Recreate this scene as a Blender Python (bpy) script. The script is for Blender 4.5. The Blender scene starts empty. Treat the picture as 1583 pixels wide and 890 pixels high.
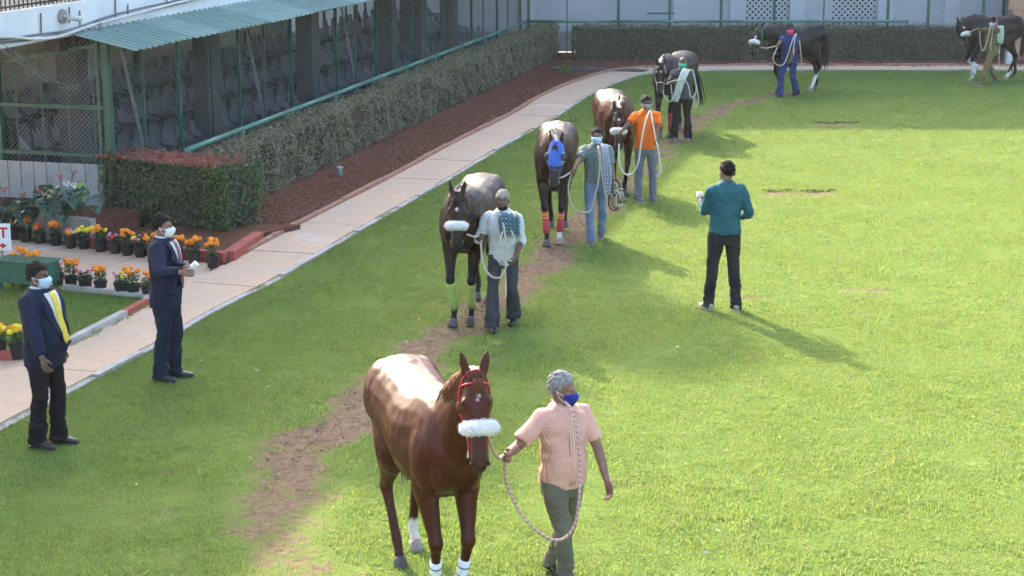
import bpy, bmesh, math, random
import numpy as np
from mathutils import Vector, Matrix, noise

# ------------------------------------------------------------------ camera, sky, sun, exposure
scene = bpy.context.scene
COL = scene.collection
R_ = math.radians
CAM_H, PITCH, FPX = 5.1, R_(13.1), 2800.0
cam_d = bpy.data.cameras.new('camera')
cam_d.sensor_width = 36.0
cam_d.lens = 36.0 * FPX / 1583.0
cam_d.clip_start, cam_d.clip_end = 0.1, 2000.0
cam = bpy.data.objects.new('camera', cam_d)
COL.objects.link(cam)
cam.location = (0, 0, CAM_H)
cam.rotation_euler = (math.pi / 2 - PITCH, 0, 0)
scene.camera = cam

SUN_EL, SUN_AZ = R_(32.0), R_(-25.0)          # azimuth measured from +Y towards +X
world = bpy.data.worlds.new('World')
scene.world = world
world.use_nodes = True
wn = world.node_tree.nodes
sky = wn.new('ShaderNodeTexSky')
sky.sky_type = 'NISHITA'
sky.sun_disc = False
sky.sun_elevation = SUN_EL
sky.sun_rotation = SUN_AZ
sky.air_density = 1.0
sky.dust_density = 5.0
sky.ozone_density = 1.0
world.node_tree.links.new(sky.outputs[0], wn['Background'].inputs[0])
wn['Background'].inputs[1].default_value = 0.15
sun_d = bpy.data.lights.new('sun', 'SUN')
sun_d.energy = 2.05
sun_d.angle = R_(0.8)
sun_d.color = (1.0, 0.90, 0.68)
sun = bpy.data.objects.new('sun', sun_d)
COL.objects.link(sun)
SUN_DIR = Vector((math.sin(SUN_AZ) * math.cos(SUN_EL), math.cos(SUN_AZ) * math.cos(SUN_EL), math.sin(SUN_EL)))
sun.rotation_euler = SUN_DIR.to_track_quat('Z', 'Y').to_euler()
sun.location = SUN_DIR * 60

vs = scene.view_settings
vs.view_transform = 'Standard'
vs.look = 'None'
vs.exposure = 2.5
vs.gamma = 1.0
vs.use_curve_mapping = False
scene.render.engine = 'CYCLES'
scene.cycles.use_denoising = True
scene.cycles.max_bounces = 5
scene.cycles.diffuse_bounces = 2
scene.cycles.glossy_bounces = 2
scene.cycles.transmission_bounces = 3
scene.cycles.use_adaptive_sampling = True
scene.cycles.adaptive_threshold = 0.03
scene.cycles.transparent_max_bounces = 8
scene.cycles.caustics_reflective = False
scene.cycles.caustics_refractive = False
rng = np.random.default_rng(7)
random.seed(7)


def G(px, py, z=0.0):
    """point of the horizontal plane at height z seen at photograph pixel (px, py)"""
    u, v = (px - 791.5) / FPX, (py - 445.0) / FPX
    d = Vector((u, math.cos(PITCH) - v * math.sin(PITCH), -math.sin(PITCH) - v * math.cos(PITCH)))
    return Vector((0, 0, CAM_H)) + d * ((z - CAM_H) / d.z)


def W(px, py, y):
    """point at world distance y seen at pixel (px, py)"""
    u, v = (px - 791.5) / FPX, (py - 445.0) / FPX
    d = Vector((u, math.cos(PITCH) - v * math.sin(PITCH), -math.sin(PITCH) - v * math.cos(PITCH)))
    return Vector((0, 0, CAM_H)) + d * (y / d.y)


# ------------------------------------------------------------------ scene graph helpers
def tag(o, label=None, cat=None, group=None, kind=None):
    if label: o['label'] = label
    if cat: o['category'] = cat
    if group: o['group'] = group
    if kind: o['kind'] = kind
    return o


def link(name, me, parent=None, mats=()):
    o = bpy.data.objects.new(name, me)
    COL.objects.link(o)
    if me is not None:
        for m in (mats if isinstance(mats, (list, tuple)) else [mats]):
            if m is not None and not (len(me.materials) and m.name in [q.name for q in me.materials if q]):
                me.materials.append(m)
    if parent is not None:
        o.parent = parent
    return o


def empty(name, loc=(0, 0, 0), rz=0.0, s=1.0):
    o = bpy.data.objects.new(name, None)
    COL.objects.link(o)
    o.location = loc
    o.rotation_euler = (0, 0, rz)
    o.scale = (s, s, s)
    return o


def copy_tree(o, parent=None):
    c = o.copy()
    COL.objects.link(c)
    c.parent = parent
    for ch in list(o.children):
        copy_tree(ch, c)
    return c


class MB:
    """collects vertices and faces of one mesh"""
    def __init__(self):
        self.v, self.f, self.m, self.uv = [], [], [], {}

    def add(self, vs, fs, mi=0):
        o = len(self.v)
        self.v.extend([tuple(p) for p in vs])
        self.f.extend([tuple(i + o for i in f) for f in fs])
        self.m.extend([mi] * len(fs))
        return self

    def box(self, c, s, rz=0.0, mi=0, mat=None, taper=1.0):
        x, y, z = s[0] / 2, s[1] / 2, s[2] / 2
        P = [(-x, -y, -z), (x, -y, -z), (x, y, -z), (-x, y, -z), (-x * taper, -y * taper, z), (x * taper, -y * taper, z), (x * taper, y * taper, z), (-x * taper, y * taper, z)]
        M = mat if mat is not None else Matrix.Translation(Vector(c)) @ Matrix.Rotation(rz, 4, 'Z')
        return self.add([M @ Vector(p) for p in P], [(0, 3, 2, 1), (4, 5, 6, 7), (0, 1, 5, 4), (1, 2, 6, 5), (2, 3, 7, 6), (3, 0, 4, 7)], mi)

    def bar(self, a, b, w, h=None, mi=0):
        """rectangular bar from a to b"""
        a, b = Vector(a), Vector(b)
        d = b - a
        L = d.length
        q = d.to_track_quat('X', 'Z')
        M = Matrix.Translation((a + b) / 2) @ q.to_matrix().to_4x4()
        return self.box(None, (L, w, h or w), mat=M, mi=mi)

    def tube(self, pts, rad, n=8, mi=0, up=None, caps=True, sup=2.0):
        vs, fs = loft(pts, rad, n, up, caps, sup)
        return self.add(vs, fs, mi)

    def cyl(self, a, b, r, r2=None, n=10, mi=0):
        return self.tube([a, b], [r, r if r2 is None else r2], n, mi)

    def ell(self, c, r, n=12, m=8, mi=0, M=None):
        vs, fs = ellipsoid(c, r, n, m)
        if M is not None: vs = [M @ Vector(p) for p in vs]
        return self.add(vs, fs, mi)

    def poly(self, pts, z0, z1, mi=0):
        """prism over a polygon (counter-clockwise seen from above)"""
        n = len(pts)
        vs = [(p[0], p[1], z0) for p in pts] + [(p[0], p[1], z1) for p in pts]
        fs = [tuple(range(n - 1, -1, -1)), tuple(range(n, 2 * n))] + [(i, (i + 1) % n, n + (i + 1) % n, n + i) for i in range(n)]
        return self.add(vs, fs, mi)

    def mesh(self, name='mesh', smooth=False):
        me = bpy.data.meshes.new(name)
        me.from_pydata(self.v, [], self.f)
        if any(self.m):
            me.polygons.foreach_set('material_index', self.m)
        if smooth:
            me.polygons.foreach_set('use_smooth', [True] * len(me.polygons))
        me.update()
        return me

    def build(self, name, mats, parent=None, smooth=False, bevel=0.0):
        o = link(name, self.mesh(name, smooth), parent, mats)
        if bevel:
            b = o.modifiers.new('bevel', 'BEVEL')
            b.width = bevel
            b.segments = 2
            b.limit_method = 'ANGLE'
        return o


def loft(pts, rad, n=10, up=None, caps=True, sup=2.0):
    """closed tube along pts; rad = r or (side radius, up radius)"""
    pts = [Vector(p) for p in pts]
    k = len(pts)
    vs, fs = [], []
    prev = None
    for i, p in enumerate(pts):
        t = (pts[min(i + 1, k - 1)] - pts[max(i - 1, 0)])
        t = t.normalized() if t.length > 1e-9 else Vector((0, 0, 1))
        u = up[i] if isinstance(up, list) else up
        if u is None:
            u = prev if prev is not None else (Vector((0, 0, 1)) if abs(t.z) < .9 else Vector((0, 1, 0)))
        u = Vector(u)
        side = u.cross(t)
        if side.length < 1e-6: side = Vector((1, 0, 0)).cross(t)
        side.normalize()
        u2 = t.cross(side).normalized()
        if up is None: prev = u2
        r = rad[i]
        a, b = (r, r) if not isinstance(r, (tuple, list)) else r
        for j in range(n):
            th = 2 * math.pi * j / n
            c, s = math.cos(th), math.sin(th)
            if sup != 2.0:
                c = math.copysign(abs(c) ** (2 / sup), c)
                s = math.copysign(abs(s) ** (2 / sup), s)
            vs.append(p + side * (a * c) + u2 * (b * s))
    for i in range(k - 1):
        for j in range(n):
            j2 = (j + 1) % n
            fs.append((i * n + j, i * n + j2, (i + 1) * n + j2, (i + 1) * n + j))
    if caps:
        fs.append(tuple(range(n - 1, -1, -1)))
        fs.append(tuple(range((k - 1) * n, k * n)))
    return vs, fs


def spline(pts, sub=6, extra=None):
    """Catmull-Rom through pts (each a sequence of numbers)"""
    P = np.array([list(p) for p in pts], float)
    k = len(P)
    out = []
    for i in range(k - 1):
        p0, p1, p2, p3 = P[max(i - 1, 0)], P[i], P[i + 1], P[min(i + 2, k - 1)]
        for j in range(sub):
            t = j / sub
            out.append(.5 * (2 * p1 + (p2 - p0) * t + (2 * p0 - 5 * p1 + 4 * p2 - p3) * t * t + (3 * p1 - p0 - 3 * p2 + p3) * t ** 3))
    out.append(P[-1])
    return np.array(out)


def ellipsoid(c, r, n=12, m=8):
    c = Vector(c)
    vs = [c + Vector((0, 0, -r[2]))]
    fs = []
    for i in range(1, m):
        ph = -math.pi / 2 + math.pi * i / m
        for j in range(n):
            th = 2 * math.pi * j / n
            vs.append(c + Vector((r[0] * math.cos(ph) * math.cos(th), r[1] * math.cos(ph) * math.sin(th), r[2] * math.sin(ph))))
    vs.append(c + Vector((0, 0, r[2])))
    top = len(vs) - 1
    for j in range(n):
        fs.append((0, 1 + (j + 1) % n, 1 + j))
        fs.append((top, 1 + (m - 2) * n + j, 1 + (m - 2) * n + (j + 1) % n))
    for i in range(m - 2):
        for j in range(n):
            a, b = 1 + i * n + j, 1 + i * n + (j + 1) % n
            fs.append((a, b, b + n, a + n))
    return vs, fs


def remesh(mb, voxel, smooth=4, fac=.5):
    """union of overlapping closed shapes as one continuous smooth mesh"""
    tmp = bpy.data.objects.new('tmp', mb.mesh('tmp'))
    COL.objects.link(tmp)
    r = tmp.modifiers.new('r', 'REMESH')
    r.mode = 'VOXEL'
    r.voxel_size = voxel
    r.adaptivity = 0.0
    if smooth:
        s = tmp.modifiers.new('s', 'SMOOTH')
        s.factor = fac
        s.iterations = smooth
    bpy.context.view_layer.update()
    dg = bpy.context.evaluated_depsgraph_get()
    me = bpy.data.meshes.new_from_object(tmp.evaluated_get(dg))
    old = tmp.data
    bpy.data.objects.remove(tmp)
    bpy.data.meshes.remove(old)
    me.polygons.foreach_set('use_smooth', [True] * len(me.polygons))
    return me


def get_co(me):
    a = np.empty(len(me.vertices) * 3, np.float32)
    me.vertices.foreach_get('co', a)
    return a.reshape(-1, 3)


def set_co(me, a):
    me.vertices.foreach_set('co', a.astype(np.float32).ravel())
    me.update()


def set_col(me, rgb, name='Col'):
    at = me.color_attributes.new(name, 'FLOAT_COLOR', 'POINT')
    c = np.ones((len(me.vertices), 4), np.float32)
    c[:, :3] = rgb
    at.data.foreach_set('color', c.ravel())


def np_mesh(name, verts, faces_flat, loops_per):
    """fast mesh from numpy arrays, all faces with the same corner count"""
    me = bpy.data.meshes.new(name)
    nf = len(faces_flat) // loops_per
    me.vertices.add(len(verts))
    me.vertices.foreach_set('co', np.asarray(verts, np.float32).ravel())
    me.loops.add(len(faces_flat))
    me.loops.foreach_set('vertex_index', np.asarray(faces_flat, np.int32))
    me.polygons.add(nf)
    me.polygons.foreach_set('loop_start', np.arange(nf, dtype=np.int32) * loops_per)
    me.update(calc_edges=True)
    return me


# ------------------------------------------------------------------ procedural materials
class NT:
    def __init__(self, name):
        self.m = bpy.data.materials.new(name)
        self.m.use_nodes = True
        self.t = self.m.node_tree
        self.b = self.t.nodes['Principled BSDF']
        self.out = self.t.nodes['Material Output']

    def n(self, typ, **kw):
        nd = self.t.nodes.new(typ)
        for k, v in kw.items():
            if k in nd.inputs.keys() if isinstance(k, str) else False:
                nd.inputs[k].default_value = v
            else:
                setattr(nd, k, v)
        return nd

    def l(self, a, b):
        self.t.links.new(a, b)

    def coord(self, which='Object', scale=(1, 1, 1), rot=(0, 0, 0)):
        tc = self.n('ShaderNodeTexCoord')
        mp = self.n('ShaderNodeMapping')
        mp.inputs['Scale'].default_value = scale
        mp.inputs['Rotation'].default_value = rot
        if which == 'World':
            g = self.n('ShaderNodeNewGeometry')
            self.l(g.outputs['Position'], mp.inputs[0])
        else:
            self.l(tc.outputs[which], mp.inputs[0])
        return mp.outputs[0]

    def noise(self, co, scale, detail=4, rough=.55):
        nd = self.n('ShaderNodeTexNoise')
        nd.inputs['Scale'].default_value = scale
        nd.inputs['Detail'].default_value = detail
        nd.inputs['Roughness'].default_value = rough
        if co is not None: self.l(co, nd.inputs['Vector'])
        return nd.outputs['Fac']

    def ramp(self, fac, stops):
        r = self.n('ShaderNodeValToRGB')
        e = r.color_ramp.elements
        while len(e) < len(stops): e.new(.5)
        for i, (p, c) in enumerate(stops):
            e[i].position = p
            e[i].color = (*c, 1) if len(c) == 3 else c
        self.l(fac, r.inputs[0])
        return r.outputs[0]

    def mix(self, fac, a, b, mode='MIX'):
        mx = self.n('ShaderNodeMix')
        mx.data_type = 'RGBA'
        mx.blend_type = mode
        for s, v in ((0, fac), (6, a), (7, b)):
            if hasattr(v, 'links'): self.l(v, mx.inputs[s])
            elif s == 0: mx.inputs[0].default_value = v
            else: mx.inputs[s].default_value = (*v, 1)
        return mx.outputs[2]

    def math(self, op, a, b=None, clamp=False):
        m = self.n('ShaderNodeMath')
        m.operation = op
        m.use_clamp = clamp
        for i, v in enumerate((a, b)):
            if v is None: continue
            if hasattr(v, 'links'): self.l(v, m.inputs[i])
            else: m.inputs[i].default_value = v
        return m.outputs[0]

    def bump(self, h, strength, dist=.01):
        b = self.n('ShaderNodeBump')
        b.inputs['Strength'].default_value = strength
        b.inputs['Distance'].default_value = dist
        self.l(h, b.inputs['Height'])
        self.l(b.outputs[0], self.b.inputs['Normal'])

    def base(self, c):
        if hasattr(c, 'links'): self.l(c, self.b.inputs['Base Color'])
        else: self.b.inputs['Base Color'].default_value = (*c, 1)


def pm(name, c1, c2=None, scale=8, rough=.7, bump=0., bscale=60, spec=.5, metal=0., coord='Object', sheen=0., lo=.3, hi=.7, bdist=.01, detail=5):
    """two-tone noisy surface"""
    t = NT(name)
    co = t.coord(coord)
    if c2 is None: c2 = tuple(x * .75 for x in c1)
    t.base(t.ramp(t.noise(co, scale, detail), [(lo, c1), (hi, c2)]))
    t.b.inputs['Roughness'].default_value = rough
    t.b.inputs['Specular IOR Level'].default_value = spec
    t.b.inputs['Metallic'].default_value = metal
    if sheen: t.b.inputs['Sheen Weight'].default_value = sheen
    if bump: t.bump(t.noise(co, bscale, 5), bump, bdist)
    return t.m


def leaf_mat(name, cols, trans=.35, rough=.5, spec=.4, nscale=1.5):
    """leaves: random colour per leaf, some light comes through"""
    t = NT(name)
    g = t.n('ShaderNodeNewGeometry')
    c = t.ramp(g.outputs['Random Per Island'], [(i / max(1, len(cols) - 1), q) for i, q in enumerate(cols)])
    nz = t.noise(t.coord('World'), nscale, 3)
    c = t.mix(t.math('MULTIPLY', nz, .5), c, tuple(x * .6 for x in cols[0]))
    t.base(c)
    t.b.inputs['Roughness'].default_value = rough
    t.b.inputs['Specular IOR Level'].default_value = spec
    tr = t.n('ShaderNodeBsdfTranslucent')
    t.l(c, tr.inputs[0])
    ms = t.n('ShaderNodeMixShader')
    ms.inputs[0].default_value = trans
    t.l(t.b.outputs[0], ms.inputs[1])
    t.l(tr.outputs[0], ms.inputs[2])
    t.l(ms.outputs[0], t.out.inputs[0])
    return t.m


def leaves_mesh(name, P, N, size, jitter=.6, aspect=.45, var=.35):
    """one folded leaf (two triangles) per point; N = outward direction"""
    n = len(P)
    N = N + rng.normal(0, jitter, (n, 3))
    N /= np.linalg.norm(N, axis=1)[:, None] + 1e-9
    A = rng.normal(0, 1, (n, 3))
    A -= N * (A * N).sum(1)[:, None]
    A /= np.linalg.norm(A, axis=1)[:, None] + 1e-9
    B = np.cross(N, A)
    s = (size * (1 + rng.uniform(-var, var, n)))[:, None]
    v = np.empty((n, 4, 3), np.float32)
    v[:, 0] = P - A * s * .5
    v[:, 1] = P + B * s * aspect * .5 + N * s * .08
    v[:, 2] = P + A * s * .5
    v[:, 3] = P - B * s * aspect * .5 + N * s * .08
    idx = np.arange(n)[:, None] * 4
    f = np.concatenate([idx, idx + 1, idx + 2, idx, idx + 2, idx + 3], 1).ravel()
    return np_mesh(name, v.reshape(-1, 3), f, 3)
# ------------------------------------------------------------------ materials of the setting
M = {}
M['soil'] = pm('red_soil', (.19, .088, .055), (.10, .046, .03), 9, .95, 1., 26, .1, coord='World', bdist=.04)
M['ground'] = pm('pale_ground', (.34, .30, .25), (.26, .22, .18), .6, .9, .3, 30, .2, coord='World')
M['kerb'] = pm('kerb_concrete', (.50, .48, .44), (.33, .30, .27), 6, .85, .4, 60, .2, coord='World')
M['red_kerb'] = pm('red_painted_kerb', (.42, .10, .075), (.30, .075, .055), 7, .7, .3, 50, .3, coord='World')
M['terracotta'] = pm('terracotta_edging', (.42, .22, .15), (.30, .16, .11), 6, .8, .3, 50, .2, coord='World')
M['green_paint'] = pm('dark_green_paint', (.035, .125, .085), (.022, .085, .06), 5, .42, .15, 80, .5)
M['rail_paint'] = pm('pale_green_rail_paint', (.10, .25, .19), (.065, .18, .135), 4, .4, .1, 80, .5)
M['wire'] = pm('galvanised_wire', (.34, .37, .36), (.24, .27, .26), 5, .5, 0, 60, .5, metal=.3)
M['steel'] = pm('grey_steel', (.34, .36, .37), (.22, .23, .24), 9, .45, .1, 60, .5, metal=.5)
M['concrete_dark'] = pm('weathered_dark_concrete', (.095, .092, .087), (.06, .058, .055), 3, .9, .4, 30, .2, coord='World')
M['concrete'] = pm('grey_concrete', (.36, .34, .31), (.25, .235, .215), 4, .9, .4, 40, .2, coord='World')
M['cream'] = pm('cream_wall', (.68, .62, .47), (.58, .53, .40), 2, .85, .2, 40, .2, coord='World')
M['white_paint'] = pm('white_wall_paint', (.72, .76, .77), (.60, .645, .66), 1.6, .75, .2, 30, .3, coord='World')
M['blue_wall'] = pm('pale_blue_grey_wall', (.52, .555, .575), (.43, .465, .49), 1.2, .85, .2, 30, .2, coord='World')
M['blue_wall2'] = pm('lighter_wall_band', (.60, .63, .645), (.50, .535, .555), 1.5, .85, .2, 30, .2, coord='World')
M['dark_void'] = pm('dark_interior', (.018, .02, .022), (.01, .011, .012), 3, .9)
M['tan_tile'] = pm('tan_stone_tile', (.46, .28, .18), (.36, .21, .13), 4, .6, .2, 40, .4, coord='World')
M['tan_grout'] = pm('tile_grout', (.22, .15, .11), (.17, .12, .09), 6, .9)
M['awning'] = pm('green_roof_sheet', (.26, .37, .335), (.18, .285, .25), 3.5, .42, .1, 50, .5)
M['awning2'] = pm('faded_green_roof_sheet', (.34, .46, .42), (.24, .35, .315), 3.5, .45, .1, 50, .5)
M['cable_w'] = pm('white_cable', (.62, .62, .60), (.5, .5, .48), 5, .5)
M['cable_g'] = pm('grey_cable', (.16, .17, .18), (.1, .1, .11), 5, .5)
M['rust'] = pm('rusty_steel', (.20, .12, .08), (.12, .07, .05), 20, .8)
M['seat'] = pm('black_plastic_seat', (.075, .08, .088), (.045, .05, .056), 6, .38, .05, 40, .5)
M['seat_leg'] = pm('black_tube', (.02, .021, .023), (.012, .012, .014), 6, .4, spec=.5)
M['bark'] = pm('bark', (.10, .075, .055), (.05, .038, .028), 8, .95, .8, 20, .1)
M['twig'] = pm('hedge_twigs', (.10, .085, .06), (.055, .046, .033), 14, .95, .5, 40, .1)
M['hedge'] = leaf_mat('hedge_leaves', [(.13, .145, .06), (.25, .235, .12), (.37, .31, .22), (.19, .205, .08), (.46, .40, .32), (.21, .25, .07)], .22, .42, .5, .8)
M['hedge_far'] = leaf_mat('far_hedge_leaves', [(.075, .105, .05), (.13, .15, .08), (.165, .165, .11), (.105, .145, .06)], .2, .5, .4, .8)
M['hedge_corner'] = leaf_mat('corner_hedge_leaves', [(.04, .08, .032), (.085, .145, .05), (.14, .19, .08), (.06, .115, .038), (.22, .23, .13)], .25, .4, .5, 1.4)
M['hedge_lime'] = leaf_mat('lime_leaves', [(.13, .22, .03), (.20, .28, .04), (.09, .17, .03)], .4, .45, .4)
M['hedge_red'] = leaf_mat('red_leaf_tips', [(.54, .14, .13), (.60, .24, .20), (.44, .12, .11), (.28, .22, .10)], .3, .4, .5)
M['tree'] = leaf_mat('tree_leaves', [(.04, .07, .02), (.06, .10, .03), (.08, .12, .03)], .25, .5, .4)

# path slabs: pinkish worn concrete
t = NT('path_concrete')
co = t.coord('World')
c = t.ramp(t.noise(co, .9, 6, .6), [(.28, (.58, .405, .275)), (.5, (.54, .395, .28)), (.72, (.49, .395, .30))])
c = t.mix(t.ramp(t.noise(co, 14, 5, .7), [(.42, (0, 0, 0)), (.75, (.5, .5, .5))]), c, (.33, .255, .20))
dk_ = t.ramp(t.noise(co, 2.3, 6, .75), [(.55, (0, 0, 0)), (.78, (.55, .55, .55))])
c = t.mix(dk_, c, (.30, .235, .185))
st = t.ramp(t.noise(co, .55, 3), [(.62, (0, 0, 0)), (.70, (.55, .55, .55))])
c = t.mix(st, c, (.56, .53, .50))
t.base(c)
t.b.inputs['Roughness'].default_value = .88
t.b.inputs['Specular IOR Level'].default_value = .25
t.bump(t.noise(co, 90, 4), .35, .006)
M['path'] = t.m

# lawn soil and thatch under the blades; the trodden track is bare red-brown earth
t = NT('lawn_ground')
co = t.coord('World')
at = t.n('ShaderNodeAttribute')
at.attribute_name = 'dirt'
dirt = at.outputs['Fac']
c_g = t.ramp(t.noise(co, 3.0, 6, .65), [(.3, (.12, .19, .045)), (.55, (.165, .235, .05)), (.75, (.23, .22, .09))])
c_g = t.mix(t.ramp(t.noise(co, 34, 5, .7), [(.40, (0, 0, 0)), (.8, (.9, .9, .9))]), c_g, (.07, .11, .02))
c_d = t.ramp(t.noise(co, 13, 6, .7), [(.30, (.085, .056, .038)), (.46, (.18, .122, .082)), (.62, (.24, .168, .115)), (.8, (.33, .25, .17))])
vo = t.n('ShaderNodeTexVoronoi'); vo.inputs['Scale'].default_value = 7.0; t.l(co, vo.inputs['Vector'])
hoof = t.ramp(vo.outputs['Distance'], [(.12, (.55, .55, .55)), (.30, (0, 0, 0))])
c_d = t.mix(hoof, c_d, (.06, .042, .03))
fac = t.math('ADD', dirt, t.math('MULTIPLY', t.math('SUBTRACT', t.noise(co, 5, 6, .7), .5), 1.5))
fac = t.ramp(fac, [(.30, (0, 0, 0)), (.64, (1, 1, 1))])
t.base(t.mix(fac, c_g, c_d))
t.b.inputs['Roughness'].default_value = .95
t.b.inputs['Specular IOR Level'].default_value = .1
t.bump(t.math('ADD', t.noise(co, 22, 6, .7), t.noise(co, 70, 3)), .9, .03)
M['lawn'] = t.m

# grass blades
def blade_mat(name, green, yellow, thatch, trans):
    t = NT(name)
    co = t.coord('World')
    g = t.n('ShaderNodeNewGeometry')
    c = t.ramp(g.outputs['Random Per Island'], [(0, green), (.45, tuple(x * 1.3 for x in green)), (.72, yellow), (1, tuple(x * .75 for x in green))])
    p = t.ramp(t.noise(co, .8, 5, .65), [(.36, (0, 0, 0)), (.66, (.85, .85, .85))])
    c = t.mix(p, c, yellow)
    q = t.ramp(t.noise(co, 2.6, 5, .7), [(.54, (0, 0, 0)), (.70, (.95, .95, .95))])
    c = t.mix(q, c, thatch)
    dk = t.ramp(t.noise(co, 7.5, 4, .6), [(.50, (0, 0, 0)), (.66, (.6, .6, .6))])
    c = t.mix(dk, c, tuple(x * .55 for x in green))
    t.base(c)
    t.b.inputs['Roughness'].default_value = .5
    t.b.inputs['Specular IOR Level'].default_value = .3
    tr = t.n('ShaderNodeBsdfTranslucent')
    t.l(t.mix(.6, c, (.37, .42, .065)), tr.inputs[0])
    ms = t.n('ShaderNodeMixShader')
    ms.inputs[0].default_value = trans
    t.l(t.b.outputs[0], ms.inputs[1])
    t.l(tr.outputs[0], ms.inputs[2])
    t.l(ms.outputs[0], t.out.inputs[0])
    return t.m
M['blade'] = blade_mat('grass_blade', (.092, .235, .068), (.19, .28, .085), (.25, .235, .13), .48)

# ------------------------------------------------------------------ ground, lawn
gm = MB()
gm.add([(-300, -100, -.06), (300, -100, -.06), (300, 600, -.06), (-300, 600, -.06)], [(0, 1, 2, 3)])
ground = tag(gm.build('ground', M['ground']), kind='structure')

# lawn-side edge of the path, near to far, then along the back
RE = [(-6.9, 9.0), (-5.75, 13.0)] + [tuple(G(*p)[:2]) for p in ((50, 632), (172, 567), (248, 527), (306, 491), (374, 456), (420, 433), (560, 351), (701, 270), (774, 226), (860, 178), (900, 151), (948, 129))]
RE += [(3.35, 45.7), (4.6, 46.35), (6.5, 46.6), (10, 46.6), (14, 46.5), (26, 46.4)]
RES = spline(RE, 10)
seg = np.linalg.norm(np.diff(RES, axis=0), axis=1)
arc = np.concatenate([[0], np.cumsum(seg)])
def at_arc(s):
    x = np.interp(s, arc, RES[:, 0]); y = np.interp(s, arc, RES[:, 1])
    d = np.array([np.interp(s + .3, arc, RES[:, 0]) - np.interp(s - .3, arc, RES[:, 0]), np.interp(s + .3, arc, RES[:, 1]) - np.interp(s - .3, arc, RES[:, 1])])
    d /= np.linalg.norm(d) + 1e-9
    return np.array([x, y]), d, np.array([-d[1], d[0]])
PATH_W = .88
# walking track of the horses
TRK = [tuple(G(*p)[:2]) for p in ((475, 905), (432, 800), (445, 725), (500, 672), (575, 618), (650, 548), (735, 488), (800, 440), (850, 398), (905, 340), (965, 288), (1035, 222), (1080, 185), (1150, 158), (1250, 138), (1400, 131), (1583, 120))]
TRK.append((17, 44.6))
TRS = spline(TRK, 12)
TRW = spline([(.60,), (.55,), (.50,), (.48,), (.44,), (.42,), (.40,), (.42,), (.42,), (.40,), (.40,), (.40,), (.42,), (.38,), (.26,), (.2,), (.2,), (.2,)], 12)[:, 0]
TRI = spline([(.50,), (.62,), (.85,), (1,), (1,), (1,), (1,), (1,), (1,), (1,), (1,), (1,), (1,), (1,), (.8,), (.7,), (.7,), (.7,)], 12)[:, 0]
def track_amount(x, y):
    best = np.zeros_like(x)
    x, y = x + .10 * np.sin(y * 3.1 + 1.3 * x) + .06 * np.sin(y * 7.7 - x * 5) + .05 * np.sin(x * 13 + y * 11), y + .10 * np.sin(x * 4.3 + .7 * y) + .05 * np.sin(x * 9 - y * 6)
    for i in range(0, len(TRS), 2):
        d = np.hypot(x - TRS[i, 0], y - TRS[i, 1])
        best = np.maximum(best, np.clip(1.15 - d / TRW[i] * .9, 0, 1) * TRI[i])
    return best
# small sunken turf cuts in the lawn: centre px, half width m, half depth m
CUTS = [(1293, 192, .50, .30), (1240, 299, .60, .28), (985, 750, .26, .07), (1345, 448, .34, .14), (1150, 460, .38, .16)]
CUT_W = [(G(a, b)[0], G(a, b)[1], w, d) for a, b, w, d in CUTS]
def cut_amount(x, y):
    r = np.zeros_like(x)
    for cx, cy, w, d in CUT_W:
        wob = .05 * np.sin(x * 9 + cx) + .03 * np.sin(x * 23)
        r = np.maximum(r, ((np.abs(x - cx) < w) & (np.abs(y - cy + wob * .5) < d)).astype(float))
    return r
xs = np.arange(-8.5, 26.01, .14)
ys = np.arange(8.0, 47.0, .14)
XX, YY = np.meshgrid(xs, ys)
n_ = np.array([[noise.noise((x * .9, y * .9, 0)) + .6 * noise.noise((x * 2.7, y * 2.7, 3)) for x in xs] for y in ys])
DIRT = track_amount(XX, YY)
ZZ = .012 * n_ - .03 * DIRT - .02 * cut_amount(XX, YY)
ny, nx = XX.shape
idx = np.arange(ny * nx).reshape(ny, nx)
q = np.stack([idx[:-1, :-1], idx[:-1, 1:], idx[1:, 1:], idx[1:, :-1]], -1).reshape(-1)
me = np_mesh('lawn', np.stack([XX, YY, ZZ], -1).reshape(-1, 3), q, 4)
a_ = me.attributes.new('dirt', 'FLOAT', 'POINT')
a_.data.foreach_set('value', np.clip(DIRT + .55 * cut_amount(XX, YY), 0, 1).astype(np.float32).ravel())
me.polygons.foreach_set('use_smooth', [True] * len(me.polygons))
lawn = tag(link('lawn', me, None, M['lawn']), kind='structure')

# the little lawn by the walkway (polygon from the photograph's ground plane)
PATCH = [tuple(G(*p)[:2]) for p in ((-60, 558), (26, 556), (112, 534), (193, 492), (226, 474), (232, 466), (100, 452), (-60, 440))]
pm_ = MB().poly(PATCH, -.02, .035)
patch = tag(pm_.build('lawn_patch', M['lawn']), kind='structure')

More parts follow.
